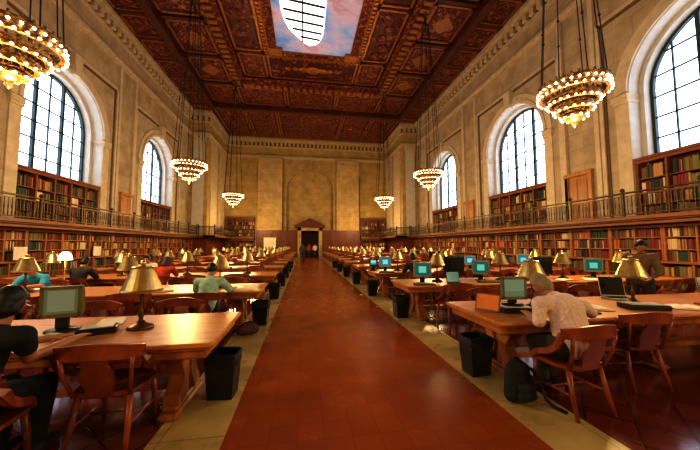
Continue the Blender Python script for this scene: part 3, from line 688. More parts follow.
# bookcases on the end wall: upper on the gallery, lower under it
for s in (-1, 1):
    x0, x1 = (6.75, 9.9) if s > 0 else (-9.9, -6.65); wd = x1-x0
    t = upper_case('dark bookcase on the far end gallery, %s of the doorway' % SIDE[s], (x0, YB-.6, ZG), 0, wd, 2.45, 3, [.08, .55, 1.02, 1.5])
    for j, z in enumerate([.08, .55, 1.02, 1.5]):
        for q in range(3):
            w = wd/3; fill_shelf('y', 1, YB-.52, x0+q*w+.05, x0+(q+1)*w-.05, ZG+z, .38, .2, 'far', mixd)
    t = upper_case('oak bookcase under the far end gallery, %s of the doorway' % SIDE[s], (x0, YB-.75, 0), 0, wd, 2.3, 3, [.12, .55, 1.0, 1.45, 1.85])
    for j, z in enumerate([.12, .55, 1.0, 1.45]):
        for q in range(3):
            w = wd/3; fill_shelf('y', 1, YB-.66, x0+q*w+.05, x0+(q+1)*w-.05, z, .36, .2, 'far', warm)
# the 300 that show largest stand on their own; the rest are one mass of books
def bsize(bk):
    axis, s, fx, a, z0, dp, w, h, k, where = bk
    if where == 'far': return 0
    x, y, z = px((s*fx, a, z0+h/2))
    if not (3 < x < 697 and 3 < y < 447) or z < 0: return 0
    if z0 < .95: return 0
    xa = px((s*fx, a-w/2, z0+h/2))[0]; xb = px((s*fx, a+w/2, z0+h/2))[0]
    return abs(xb-xa)*CF*h/z
rank = sorted(range(len(books)), key=lambda i: -bsize(books[i])); big = set(rank[:300])
rest = MB(); bmeshes = {}
for i, (axis, s, fx, a, z0, dp, w, h, k, where) in enumerate(books):
    if i in big:
        if k not in bmeshes:
            for nm in ('book',):
                q_ = MB(); q_.b2((-.5, 0, 0), (.5, 1, 1), 0, 0); q_.b2((-.5, -.006, .12), (.5, 0, .18), 0); q_.b2((-.5, -.006, .8), (.5, 0, .86), 0)
                bmeshes[k] = q_.mesh('book', [BM[k]])
        o = link('book', bmeshes[k]); o.scale = (w, dp, h)
        o.location = (s*fx, a, z0); o.rotation_euler = (0, 0, -PI/2 if s > 0 else PI/2)
        tag(o, '%s book on %s' % (k, where), 'book', '%s books on %s' % (k, where))
    else:
        cc = [min(1, x_*random.uniform(.75, 1.25)) for x_ in BOOKC[k]]
        if axis == 'x': rest.b2((s*fx, a-w/2, z0), (s*(fx+dp), a+w/2, z0+h), 0, 0, cc)
        else: rest.b2((a-w/2, fx, z0), (a+w/2, fx+dp, z0+h), 0, 0, cc)
mt, t, bs = nt('book_spines'); at = node(t, 'ShaderNodeVertexColor', layer_name='tint'); t.links.new(at.outputs[0], bs.inputs['Base Color']); bs.inputs['Roughness'].default_value = .6
tag(rest.build('book', [mt]), 'rows of many small book spines filling the remaining library shelves', 'books', None, 'stuff')

# ------------------------------------------------------------------ chandeliers
CHZ = 5.45
def chandelier():
    t = thing('chandelier', 'x', 'chandelier')
    tiers = [(.735, .02, .25, 30), (.52, -.19, .17, 22), (.38, -.40, .16, 16), (.235, -.58, .13, 10)]
    bm = MB(); bm.ball((0, 0, 0), .027, 8); bme = bm.mesh('bulb', [M['bulb']])
    for r, z, h, n in tiers:
        m_ = MB(); m_.lathe([(r-.07, z+.02), (r-.02, z-.03), (r+.035, z+.0), (r+.03, z+.05), (r, z+.09), (r, z+h-.05), (r+.04, z+h-.02), (r+.04, z+h), (r-.02, z+h), (r-.05, z+h-.1), (r-.07, z+.02)], 40)
        for i in range(n): m_.ball(((r+.02)*math.cos(2*PI*(i+.5)/n), (r+.02)*math.sin(2*PI*(i+.5)/n), z+h+.03), .03, 4, 0, (1, 1, 1.6))
        ring = m_.build('tier_ring', M['gold'], t)
        for i in range(n):
            o = link('bulb', bme, ring); a = 2*PI*i/n; o.location = ((r+.05)*math.cos(a), (r+.05)*math.sin(a), z-.005)
        if h > .22:
            for i in range(n):
                o = link('bulb', bme, ring); a = 2*PI*(i+.5)/n; o.location = ((r+.04)*math.cos(a), (r+.04)*math.sin(a), z+.14)
    m_ = MB()
    for (r, z, h, n), (r2, z2, h2, n2) in zip(tiers, tiers[1:]):
        
        for i in range(16):
            a = 2*PI*i/16; m_.tube([((r-.05)*math.cos(a), (r-.05)*math.sin(a), z+.04), ((r2+.01)*math.cos(a), (r2+.01)*math.sin(a), z2+h2-.01)], .012, 5)
    m_.build('basket', M['gold'], t)
    m_ = MB(); m_.lathe([(.2, -.56), (.12, -.68), (.05, -.71), (.07, -.76), (.03, -.81), (0, -.85)], 16); m_.build('finial', M['brass'], t)
    for i in range(8):
        a = 2*PI*(i+.5)/8; p0 = V((.73*math.cos(a), .73*math.sin(a), .26)); p1 = V((.2*math.cos(a), .2*math.sin(a), 8.8))
        m_ = MB(); m_.tube([p0, p1], .014, 5)
        for f in (.18, .36, .55, .75): m_.ball(p0.lerp(p1, f), .035, 5)
        m_.build('suspension_rod', M['iron'], t)
    m_ = MB(); m_.lathe([(.0, 8.7), (.2, 8.72), (.22, 8.85), (.1, 9.0), (.06, 9.2), (.06, 9.6), (.25, 9.72), (.25, 9.82), (0, 9.82)], 14); m_.build('ceiling_canopy', M['brass_dark'], t)
    return t
cp = Proto(chandelier())
for k, cy in enumerate((6.4, 15.4, 24.55)):
    for s in (-1, 1):
        cp.put((s*6.28, cy, CHZ), .1*k, 'gilded four-tier chandelier hanging over the %s tables, %s' % (SIDE[s], ['nearest to the camera', 'the middle one of its row', 'farthest from the camera']
[k]))
for cy in (-2.6, 6.4, 15.4, 24.55, 33.0):
    for s in (-1, 1):
        for dz_, pw in ((-.3, 1.0),):
            l = bpy.data.lights.new('chandelier_and_fill', 'POINT'); l.energy = 700; l.color = (1, .71, .34); l.shadow_soft_size = .5
            o = bpy.data.objects.new('chandelier_and_fill', l); C.objects.link(o); o.location = (s*6.28, cy, CHZ-1.55)
            if cy > 30: l.energy = 650  # this pair has no chandelier; added to brighten the end wall

# ------------------------------------------------------------------ reading tables
TX0, TX1, TZ, TD = 1.42, 8.42, .76, 1.2
def table():
    t = thing('reading_table', 'x', 'table'); L = TX1-TX0      # local x from 0 (aisle end) to L, y centred
    m_ = MB(); m_.b2((0, -TD/2, TZ-.045), (L, TD/2, TZ), 0, .012); m_.build('tabletop', M['oak'], t)
    m_ = MB(); m_.b2((.06, -TD/2+.06, TZ-.15), (L-.06, TD/2-.06, TZ-.046), 0, .012); m_.b2((.03, -TD/2+.03, TZ-.075), (L-.03, TD/2-.03, TZ-.046), 0, .008); m_.build('apron', M['oak_dark'], t)
    prof = [(.0, .10), (.17, .10), (.15, .19), (.07, .27), (.05, .34), (.11, .45), (.19, .53), (.20, .61), (-.02, .61), (.0, .53), (-.04, .45), (-.09, .34), (-.07, .27), (-.02, .19)]
    for x in (.44, 2.45, L-2.45, L-.44):
        m_ = MB(); m_.b2((x-.09, -.36, 0), (x+.09, .36, .06), 0, .02); m_.b2((x-.075, -.31, .06), (x+.075, .31, .11), 0, .02); m_.build('foot', M['oak_dark'], t)
        for sy in (-1, 1):
            m_ = MB(); m_.prism([(sy*(.11+u), z) for u, z in prof], x-.07, x+.07, 'x'); m_.build('leg', M['oak_dark'], t)
        m_ = MB(); m_.b2((x-.045, -.04, .11), (x+.045, .04, .61), 0, .01); m_.b2((x-.06, -.3, .56), (x+.06, .3, .61), 0, .02); m_.build('centre_panel', M['oak_dark'], t)
    m_ = MB(); m_.b2((.46, -.09, .17), (L-.46, .09, .24), 0, .01); m_.build('stretcher', M['oak_dark'], t)
    return t
tp = Proto(table())
ROWS = {-1: [3.33+2.85*i for i in range(12)], 1: [3.49+2.80*i for i in range(12)]}
for s in (-1, 1):
    for i, y in enumerate(ROWS[s]):
        tp.put((s*TX0, y, 0), 0 if s > 0 else PI, 'long oak reading table left of the aisle, %s row from the camera' % ORD[i] if s < 0 else 'long oak reading table right of the aisle, %s row from the camera' % ORD[i])

# ------------------------------------------------------------------ chairs
def chair_parts():
    P = []
    m_ = MB(); n = 16; pts = []
    for i in range(n):
        a = 2*PI*i/n; ca, sa = math.cos(a), math.sin(a); k = (abs(ca)**4+abs(sa)**4)**(-.25); pts.append((.25*k*ca, .235*k*sa+.01))
    top = [(x, y, .455-.012*(1-min(1, (x*x+y*y)/.05))) for x, y in pts]
    vs = [(x*.94, y*.94, .41) for x, y in pts]+[(x, y, .425) for x, y in pts]+top+[(0, 0, .438)]
    fs = [tuple(range(n-1, -1, -1))]+[(l*n+i, l*n+(i+1) % n, l*n+n+(i+1) % n, l*n+n+i) for l in (0, 1) for i in range(n)]+[(2*n+i, 2*n+(i+1) % n, 3*n) for i in range(n)]
    m_.add(vs, fs); P.append(('seat', m_))
    for sx in (-1, 1):
        m_ = MB(); m_.tube([(sx*.19, .17, .42), (sx*.205, .19, .25), (sx*.215, .21, 0)], [.026, .024, .016], 8); P.append(('leg', m_))
        m_ = MB(); m_.tube([(sx*.18, -.17, .42), (sx*.20, -.215, .2), (sx*.215, -.27, 0)], [.026, .023, .017], 8); P.append(('leg', m_))
    m_ = MB()           # broad curved yoke rail with a dip in the middle
    pts = []
    for i in range(13):
        u = -1+i/6; pts.append((u*.315, -.335+.10*u*u, .79+.012*math.cos(u*PI)))
    m_.sweep(pts, lambda f: (.028, .12-.035*abs(2*f-1)**3)); P.append(('top_rail', m_))
    for sx in (-1, 1):
        m_ = MB()       # arm sweeping from the rail end down to the seat side
        pts = [(sx*.31, -.24, .775), (sx*.318, -.215, .70), (sx*.316, -.17, .63), (sx*.305, -.08, .572), (sx*.285, .05, .53), (sx*.245, .165, .455)]
        m_.sweep(pts, lambda f: (.04, .055), (0, -.3, 1)); P.append(('arm', m_))
        m_ = MB(); m_.tube([(sx*.20, -.20, .43), (sx*.235, -.265, .6), (sx*.25, -.29, .75)], [.018, .016, .016], 6); P.append(('back_post', m_))
    m_ = MB()           # vase shaped splat, leaning back
    rows = [(.43, .085, -.215), (.50, .10, -.237), (.57, .125, -.26), (.63, .115, -.282), (.69, .085, -.305), (.745, .10, -.328)]
    vs = []
    for z, w, y in rows: vs += [(-w, y-.01, z), (w, y-.01, z), (w, y+.01, z), (-w, y+.01, z)]
    fs = [(3, 2, 1, 0), tuple(range(len(vs)-4, len(vs)))]
    for l in range(len(rows)-1):
        for k in range(4): fs.append((l*4+k, l*4+(k+1) % 4, l*4+4+(k+1) % 4, l*4+4+k))
    m_.add(vs, fs); P.append(('splat', m_))
    m_ = MB(); m_.tube([(-.205, .19, .2), (-.205, -.21, .2)], .012, 6); m_.tube([(.205, .19, .2), (.205, -.21, .2)], .012, 6); m_.tube([(-.205, 0, .2), (.205, 0, .2)], .012, 6); P.append(('stretcher', m_))
    return P
cpt = chair_parts()
ch = thing('library_armchair', 'x', 'chair')
for nme, m_ in cpt: m_.build(nme, M['chair'], ch)
near_chair = Proto(ch)
allm = MB()
for nme, m_ in cpt: allm.add(m_.v, m_.f)
far_me = allm.mesh('library_armchair', [M['chair']])
CH = 'red wooden armchair '
HELD = {(-6.0, 8.05): 0, (-6.0, 7.08): PI, (-4.17, 8.12): 0, (-5.35, 9.98): PI, (2.55, 8.2): 0, (5.72, 4.72): None}; taken = set()
skip = {(-1, 0, -1, 0), (-1, 0, -1, 1), (1, 0, -1, 0), (1, 0, -1, 1), (-1, 1, -1, 0), (-1, 0, -1, 2)}
chx = [2.3, 3.35, 4.4, 5.45, 6.5, 7.55]
def chair_at(loc, rz, label, group=None):
    near_chair.put(loc, rz, label, group)
chair_at((-2.2, 2.85, 0), 0, CH+'pushed in at the nearest left table in the foreground')
chair_at((-2.80, 2.34, 0), .12, CH+'holding the person in black, lower left corner')
chair_at((1.99, 2.66, 0), .06, CH+'holding the grey-haired man at the nearest right table')
chair_at((3.12, 2.99, 0), -.08, CH+'just right of the grey-haired man, nearest right table')
chair_at((-2.22, 5.24, 0), .05, CH+'holding the person in pale teal, second left table')
for s in (-1, 1):
    for i, y in enumerate(ROWS[s]):
        for sd in (-1, 1):
            if i >= 8 and sd > 0: continue
            for k, x in enumerate(chx):
                if (s, i, sd, k) in skip: continue
                if i >= 7 and k > 3: continue
                if sd > 0 and i >= 4 and k > 3: continue
                j = random.Random(i*100+k*10+s+sd)
                out = .40+j.uniform(0, .16)
                loc = (s*(x+j.uniform(-.08, .08)), y+sd*(TD/2+out-.28), 0); rz = (0 if sd < 0 else PI)+j.uniform(-.12, .12)
                hold = [q for q in HELD if abs(q[0]-loc[0]) < .72 and abs(q[1]-loc[1]) < .6]
                if hold:
                    q = hold[0]
                    if HELD[q] is None or q in taken: continue
                    taken.add(q); loc = (q[0], q[1], 0); rz = HELD[q]
                lab = CH+'on the %s side of %s %s table, %s from aisle' % ('near' if sd < 0 else 'far', ORD[i], SIDE[s], ORD[k])
                if i < 4: chair_at(loc, rz, lab, 'armchairs at the reading tables')
                else:
                    o = link('library_armchair', far_me); o.location = loc; o.rotation_euler = (0, 0, rz); tag(o, lab, 'chair', 'armchairs at the reading tables')

# ------------------------------------------------------------------ table lamps
def lamp():
    t = thing('table_lamp', 'x', 'lamp')
    m_ = MB(); m_.lathe([(0, 0), (.115, 0), (.12, .015), (.10, .035), (.05, .05), (.03, .075)], 20); m_.build('base', M['brass_dark'], t)
    m_ = MB(); m_.lathe([(.024, .06), (.018, .1), (.03, .14), (.015, .19), (.013, .3), (.022, .33), (.013, .36), (.013, .615)], 12); m_.build('stem', M['brass_dark'], t)
    m_ = MB(); m_.lathe([(.185, .37), (.19, .38), (.18, .395), (.095, .60), (.097, .615), (.08, .625), (.0, .63)], 28, 0, None, False); m_.build('lamp_shade', M['brass'], t)
    m_ = MB(); m_.lathe([(.17, .40), (.085, .595)], 24); m_.build('shade_lining', M['paper'], t)
    m_ = MB(); m_.lathe([(.012, .625), (.025, .64), (.03, .66), (.018, .68), (0, .695)], 10); m_.build('finial', M['brass'], t)
    return t
lpz = Proto(lamp())
lamp_x = [2.34, 3.92, 5.6, 7.3]
for s in (-1, 1):
    for i, y in enumerate(ROWS[s]):
        for k, x in enumerate(lamp_x):
            lpz.put((s*x+(.06 if s < 0 and k == 0 else 0), y, TZ), .3*k, 'brass table lamp with conical shade on the %s %s table, %s from the aisle' % (ORD[i], SIDE[s], ORD[k]), 'brass reading lamps on the tables')
# white shaded lamps near the left shelves
for x, y, zt, lab in ((-5.95, 7.55, 0, 'white glowing shade on a tall brass stem between the left tables'), ):
    t = thing('floor_lamp', lab, 'lamp', (x, y, 0))
    m_ = MB(); m_.lathe([(0, 0), (.14, 0), (.14, .02), (.03, .05)], 16); m_.build('base', M['brass_dark'], t)
    m_ = MB(); m_.tube([(0, 0, .03), (0, 0, 1.35)], .012, 8); m_.build('stem', M['brass'], t)
    m_ = MB(); m_.lathe([(.13, 1.27), (.10, 1.40), (.04, 1.46), (0, 1.46)], 16); m_.build('lamp_shade', M['lampglow'], t)

# ------------------------------------------------------------------ waste bins, bags
def bin_():
    t = thing('waste_bin', 'x', 'bin')
    m_ = MB(); w0, w1, h, d0, d1 = .125, .155, .44, .105, .135
    vs = []
    for hx, hy, z in ((w0, d0, 0), (w1, d1, h), (w1-.012, d1-.012, h), (w0-.01, d0-.01, .02)):
        vs += [(-hx, -hy, z), (hx, -hy, z), (hx, hy, z), (-hx, hy, z)]
    fs = [(3, 2, 1, 0), (12, 13, 14, 15)]
    for l in range(3):
        for k in range(4): fs.append((l*4+k, l*4+(k+1) % 4, l*4+4+(k+1) % 4, l*4+4+k))
    m_.add(vs, fs); m_.build('bin_body', M['black'], t)
    m_ = MB(); m_.sweep([(-w1-.004, -d1-.004, h-.01), (w1+.004, -d1-.004, h-.01), (w1+.004, d1+.004, h-.01), (-w1-.004, d1+.004, h-.01)], (.016, .03), (0, 0, 1), 0, None, True); m_.build('rim', M['black'], t)
    m_ = MB()           # black liner folded over the edge
    vs = []; n = 24
    for l, (k, z) in enumerate(((1.05, h-.1), (1.08, h+.01), (.95, h+.02), (.8, h-.15))):
        for i in range(n):
            a = 2*PI*i/n; c_, s_ = math.cos(a), math.sin(a); q = (abs(c_)**6+abs(s_)**6)**(-1/6)
            vs.append((w1*q*c_*k*1.02, d1*q*s_*k*1.02, z+(.02*math.sin(a*5) if l == 0 else 0)))
    m_.add(vs, [(l*n+i, l*n+(i+1) % n, l*n+n+(i+1) % n, l*n+n+i) for l in range(3) for i in range(n)], 0, True); m_.build('liner', M['black_bag'], t)
    return t
bp_ = Proto(bin_())
for s in (-1, 1):
    for i, y in enumerate(ROWS[s][:7]):
        bp_.put((s*1.49, y+.05 if i else y+(-.02 if s > 0 else .08), 0), .08*s, 'black waste bin at the aisle end of the %s %s table' % (ORD[i], SIDE[s]))
def bake(caps, name, mat, vox=.012, ells=(), smooth=4):
    m_ = MB()
    for cpx in caps:
        p0, r0_, p1, r1_ = V(cpx[0]), cpx[1], V(cpx[2]), cpx[3]
        ax = p1-p0; L = ax.length
        q = ax.to_track_quat('Z', 'Y').to_matrix().to_4x4() if L > 1e-6 else Matrix.Identity(4)
        prof = [(r0_*math.sin(a*PI/10), -r0_*math.cos(a*PI/10)) for a in range(0, 6)]+[(r1_*math.sin(PI/2+a*PI/10), L-r1_*math.cos(PI/2+a*PI/10)) for a in range(0, 6)]
        sc = cpx[4] if len(cpx) > 4 else None
        x = Matrix.Translation(p0) @ q
        if sc: x = Matrix.Translation(p0) @ Matrix.Diagonal((*sc, 1)) @ q
        m_.lathe(prof, 14, 0, x)
    for c_, rad in ells: m_.ball(c_, 1, 14, 0, rad)
    me = m_.mesh(name+'_src', [mat]); ob = bpy.data.objects.new(name+'_src', me); C.objects.link(ob)
    md = ob.modifiers.new('r', 'REMESH'); md.mode = 'VOXEL'; md.voxel_size = vox; md.use_smooth_shade = True
    ms = ob.modifiers.new('s', 'SMOOTH'); ms.iterations = smooth; ms.factor = .5
    dg = bpy.context.evaluated_depsgraph_get(); out = bpy.data.meshes.new_from_object(ob.evaluated_get(dg)); out.name = name
    bpy.data.objects.remove(ob); bpy.data.meshes.remove(me)
    out.materials.clear(); out.materials.append(mat)
    for p in out.polygons: p.use_smooth = True
    return out
# backpack by the man's chair
t = thing('backpack', 'black backpack slumped on the marble strip beside the man in the pink shirt', 'bag', (1.55, 2.80, 0), .2)
link('bag_body', bake([((-.10, 0, .085), .08, (-.075, .02, .31), .065), ((.10, 0, .085), .08, (.075, .02, .31), .065), ((0, 0, .09), .10, (0, .02, .33), .085), ((-.1, 0, .08), .078, (.1, 0, .08), .078)], 'bag_body', M['black_bag'], .012, (), 10), t)
link('front_pocket', bake([((-.075, -.085, .08), .05, (.075, -.085, .08), .05), ((-.06, -.08, .17), .05, (.06, -.08, .17), .05), ((-.06, -.085, .08), .05, (-.06, -.08, .17), .05), ((.06, -.085, .08), .05, (.06, -.08, .17), .05)], 'front_pocket', M['black_bag'], .012, (), 6), t)
m_ = MB(); m_.sweep([(.08, .0, .34), (.14, -.05, .30), (.17, -.10, .18), (.18, -.15, .05), (.19, -.22, .012), (.2, -.34, .01)], (.035, .008), (0, -1, .2)); m_.build('shoulder_strap', M['black_bag'], t)
m_ = MB(); m_.tube([(-.03, .03, .385), (-.02, .03, .42), (.03, .03, .42), (.04, .03, .385)], .009, 6); m_.build('carry_handle', M['black_bag'], t)
t = thing('shoulder_bag', 'dark bag lying on the floor by the end of the second left table', 'bag', (-1.62, 5.55, 0), .5)
link('bag_body', bake([((-.12, 0, .09), .08, (.12, 0, .09), .085), ((-.08, 0, .15), .06, (.08, 0, .16), .06)], 'bag_body', cloth('maroon_bag', (.12, .035, .03)), .014), t)
m_ = MB(); m_.tube([(-.13, 0, .13), (-.1, -.05, .22), (0, -.06, .25), (.1, -.05, .22), (.13, 0, .13)], .01, 6); m_.build('strap', M['black_bag'], t)

# ------------------------------------------------------------------ monitors, laptops, table clutter
def monitor(lab, loc, rz, scr, case, w=.40, h=.36, crt=False, zb=.14):
    t = thing('computer_monitor', lab, 'monitor', loc, rz)   # faces -y
    m_ = MB(); zc = zb+h/2
    if crt: m_.prism([(-w/2, zb), (w/2, zb), (w/2, zb+h), (-w/2, zb+h)], 0, .06, 'y'); m_.prism([(-w*.42, .16), (w*.42, .16), (w*.36, .12+h), (-w*.36, .12+h)], .06, .2, 'y'); m_.prism([(-w*.3, .18), (w*.3, .18), (w*.26, .07+h), (-w*.26, .07+h)], .2, .34, 'y')
    else: m_.box((0, .03, zc), (w, .055, h), 0, 0, .012)
    m_.build('housing', case, t)
    m_ = MB()
    for sx in (-1, 1): m_.b2((sx*w/2, -.012, zb), (sx*(w/2-.028), .004, zb+h), 0)
    m_.b2((-w/2, -.012, zb), (w/2, .004, zb+.035), 0); m_.b2((-w/2, -.012, zb-.03+h), (w/2, .004, zb+h), 0); m_.build('bezel', case, t)
    m_ = MB(); m_.b2((-w/2+.026, -.004, zb+.03), (w/2-.026, .006, zb-.025+h)); m_.build('screen', scr, t)
    m_ = MB(); m_.b2((-.05, .03, .02), (.05, .09, .2), 0, .01); m_.lathe([(0, 0), (.13, 0), (.125, .02), (.0, .025)], 18, 0, Matrix.Translation((0, .05, 0))); m_.build('stand', M['black'], t)
    return t
def keyboard(lab, loc, rz, mat=None):
    t = thing('keyboard', lab, 'keyboard', loc, rz); mat = mat or M['black']
    m_ = MB(); m_.prism([(-.08, 0), (.08, 0), (.08, .035), (-.08, .018)], -.22, .22, 'x'); m_.build('keyboard_case', mat, t)
    m_ = MB()
    for r in range(5):
        for k in range(14): m_.box((-.19+k*.029, -.06+r*.028, .026+r*.003), (.023, .022, .012))
    m_.build('keys', M['grey'] if mat is M['black'] else M['black'], t)
def open_book(lab, loc, rz, sc=1.0):
    t = thing('open_book', lab, 'book', loc, rz); w, d = .19*sc, .27*sc
    m_ = MB(); m_.b2((-w-.005, -d/2-.005, 0), (w+.005, d/2+.005, .006)); m_.build('cover', M['red'], t)
    m_ = MB()
    for sx in (-1, 1):
        pts = [(0, .006), (0, .022), (sx*w*.25, .036), (sx*w*.6, .03), (sx*w, .014), (sx*w, .006)]
        m_.prism(pts, -d/2, d/2, 'y')
    m_.build('pages', M['paper'], t)
def papers(lab, loc, rz, n=3):
    m_ = MB()
    for i in range(n): m_.box((random.uniform(-.02, .02), random.uniform(-.02, .02), .002+i*.004), (.21, .297, .004), 0, random.uniform(-.15, .15))
    o = m_.build('paper_stack', M['paper']); o.location = loc; o.rotation_euler = (0, 0, rz); tag(o, lab, 'paper')
def laptop(lab, loc, rz, scr, case=None, w=.34, d=.25):
    t = thing('laptop', lab, 'laptop', loc, rz); case = case or M['silver']
    m_ = MB(); m_.box((0, 0, .012), (w, d, .022), 0, 0, .006); m_.build('base', case, t)
    m_ = MB(); m_.box((0, .02, .024), (w*.85, d*.5, .003)); m_.build('keys', M['black'], t)
    X_ = Matrix.Translation((0, d/2, .022)) @ Matrix.Rotation(-.25, 4, 'X')
    m_ = MB(); m_.box((0, .006, d*.52), (w, .012, d*1.04), 0, 0, .004, X_); m_.build('lid', case, t)
    m_ = MB(); m_.box((0, -.003, d*.52), (w*.93, .008, d*.93), 0, 0, 0, X_); m_.build('screen', scr, t)
# tilted black document tray and books on the nearest left table
def tray(lab, loc, rz, w=.42, d=.26):
    t = thing('document_case', lab, 'case', loc, rz)
    m_ = MB(); m_.box((0, 0, .03), (w, d, .06), 0, 0, .01); m_.build('case_body', M['black'], t)
    m_ = MB(); m_.box((0, .01, .063), (w*.82, d*.7, .006)); m_.build('paper_insert', M['paper'], t)
monitor('sage-lit computer monitor on the nearest left table beside the person in black', (-2.98, 3.3, TZ), .3, M['scr_sage'], plain('olive_case', (.16, .14, .04), .5), .31, .30, True)
monitor('green-grey computer monitor in front of the grey-haired man', (1.99, 3.38, TZ+.067), -.15, M['scr_sage2'], plain('sage_case', (.16, .19, .10), .5), .31, .28, False, .075)
monitor('teal glowing monitor on the second right table, nearer the aisle', (1.88, 6.02, TZ), -.25, M['scr_teal'], M['silver'], .37, .32, True)
monitor('teal glowing monitor on the second right table, farther from the aisle', (3.43, 6.3, TZ), -.35, M['scr_teal'], M['silver'], .37, .32, True)
monitor('pale blue monitor on the third right table near the aisle', (1.86, 8.85, TZ), -.2, M['scr_blue'], M['silver'], .37, .32, True)
monitor('pale blue monitor on the third right table, fourth lamp in', (4.85, 9.1, TZ), -.4, M['scr_blue'], M['silver'], .37, .32, True)
monitor('small green monitor on the second right table, far from the aisle', (6.55, 6.35, TZ), -.6, M['scr_teal'], M['grey'], .38, .34, True)
monitor('blue glowing monitor beside the black one on the third right table', (6.85, 9.1, TZ), -.5, M['scr_blue'], M['grey'], .4, .36, True)
monitor('small teal screen at the third right table by its aisle end', (1.6, 9.35, TZ), -.2, M['scr_blue'], M['black'], .26, .22)
monitor('black monitor seen from behind on the second right table, by the teal screens', (2.82, 6.42, TZ), PI-.3, M['scr_off'], M['black'], .44, .42, True)
monitor('black monitor seen from behind on the second right table, above the man', (4.95, 6.25, TZ), PI-.5, M['scr_off'], M['black'], .46, .4, True)
monitor('black monitor seen from behind on the fourth right table', (4.9, 11.9, TZ), PI-.3, M['scr_off'], M['black'], .44, .4, True)
laptop('small green-lit laptop on the near edge of the second right table', (2.55, 5.84, TZ), 0, M['scr_teal'], M['black'], .3, .22)
laptop('silver laptop with dark screen open on the nearest right table', (4.1, 3.82, TZ), -.45, M['scr_off'], None, .33, .3)
laptop('open laptop at the right end of the nearest right table', (5.98, 3.8, TZ), -.55, M['scr_off'], M['grey'])
keyboard('black keyboard before the man on the nearest right table', (2.66, 3.14, TZ), -.1)
tray('large black document case in front of the green-grey monitor', (1.97, 3.37, TZ), -.12, .40, .27)
papers('white sheet lying behind the keyboard of the grey-haired man', (2.62, 3.55, TZ), -.1, 1)
keyboard('black keyboard beside the person in black on the nearest left table', (-3.5, 3.12, TZ), .35)
for i, (x, y) in enumerate(((1.84, 5.82), (3.4, 5.98), (1.82, 8.6), (4.8, 8.75))): keyboard('keyboard below the %s monitor on the %s right table' % (['first teal', 'second teal', 'first pale blue', 'second pale blue'][i], 'second' if i < 2 else 'third'), (x, y, TZ), -.2)
# reading stand: slanted orange board
t = thing('reading_stand', 'orange reading stand on the aisle corner of the nearest right table', 'stand', (1.63, 3.42, TZ+.006), -.9)
m_ = MB(); X_ = Matrix.Rotation(-.35, 4, 'X'); m_.box((0, 0, .105), (.27, .012, .2), 0, 0, .004, X_); m_.build('board', M['orange'], t)
m_ = MB()
for (c_, d_) in (((0, -.004, .008), (.29, .03, .016)), ((0, 0, .208), (.29, .018, .014))): m_.box(c_, d_, 0, 0, 0, X_)
for sx in (-1, 1): m_.box((sx*.14, 0, .105), (.014, .018, .21), 0, 0, 0, X_)
m_.build('frame', M['chair'], t); m_ = MB(); m_.tube([(0, .075, .2), (0, .17, .005)], .007, 6); m_.build('prop', M['chair'], t)
tray('black document case with papers right of the left monitor', (-2.6, 3.22, TZ), .4, .30, .20)
tray('black document case under the silver laptop side of the right table', (3.72, 3.22, TZ), -.3, .46, .26)
open_book('open book with pale pages below the left monitor', (-2.97, 3.07, TZ), .3, .7)
open_book('open book lying flat by the silver laptop', (4.28, 3.12, TZ), -.5)
open_book('open book by the keyboard of the grey-haired man', (3.05, 3.3, TZ), -.4, .9)
papers('loose white papers behind the black case on the nearest left table', (-2.72, 3.62, TZ), .3, 4)
papers('white papers on the second left table by the person in teal', (-1.95, 5.88, TZ), .2, 3)
papers('white papers on the second left table before the person in blue', (-5.55, 6.5, TZ), .5, 5)
papers('white papers on the third left table near the aisle', (-2.6, 8.75, TZ), .1, 3)
papers('white papers on the third right table near the aisle', (2.7, 8.8, TZ), .1, 3)
for nm, lab, c_, d_, mt_ in (('notebook', 'red notebook on the nearest right table', (4.8, 3.2, TZ+.012), (.2, .28, .024), 'red'), ('notebook', 'green folder by the keyboard on the nearest left table', (-3.2, 2.84, TZ+.01), (.3, .2, .02), 'greenish'), ('computer_mouse', 'small black mouse beside the open book on the nearest right table', (4.55, 3.0, TZ+.014), (.06, .1, .028), 'black')):
    m_ = MB(); m_.box((0, 0, 0), d_, 0, 0, .006)
    if nm == 'notebook': m_.box((0, 0, 0), (d_[0]-.006, d_[1]+.001, d_[2]*.6), 1)
    o = m_.build(nm, [M[mt_], M['paper']]); o.location = c_; o.rotation_euler = (0, 0, -.4); tag(o, lab, 'notebook' if nm == 'notebook' else 'mouse')
for i in range(10):
    s = random.choice((-1, 1)); rr = 1+i % 4
    open_book('open book lying on the %s %s table, %.0f paces from the aisle' % (ORD[rr], SIDE[s], i+2) if False else ['open book on the second right table by the black monitor', 'open book on the third left table, middle', 'open book on the fourth right table', 'open book on the fifth left table', 'open book on the second left table, centre', 'open book on the third right table, centre', 'open book on the fourth left table', 'open book on the fifth right table', 'open book on the third left table, far from the aisle', 'open book on the second right table, far from the aisle'][i],
        ([5.35, -4.6, 3.2, -3.0, -3.2, 3.6, -2.9, 3.2, -6.3, 6.0][i], ROWS[[1, -1][i in (1, 3, 4, 6, 8)]][[1, 2, 3, 4, 1, 2, 3, 4, 2, 1][i]]-.32, TZ), .1*i)
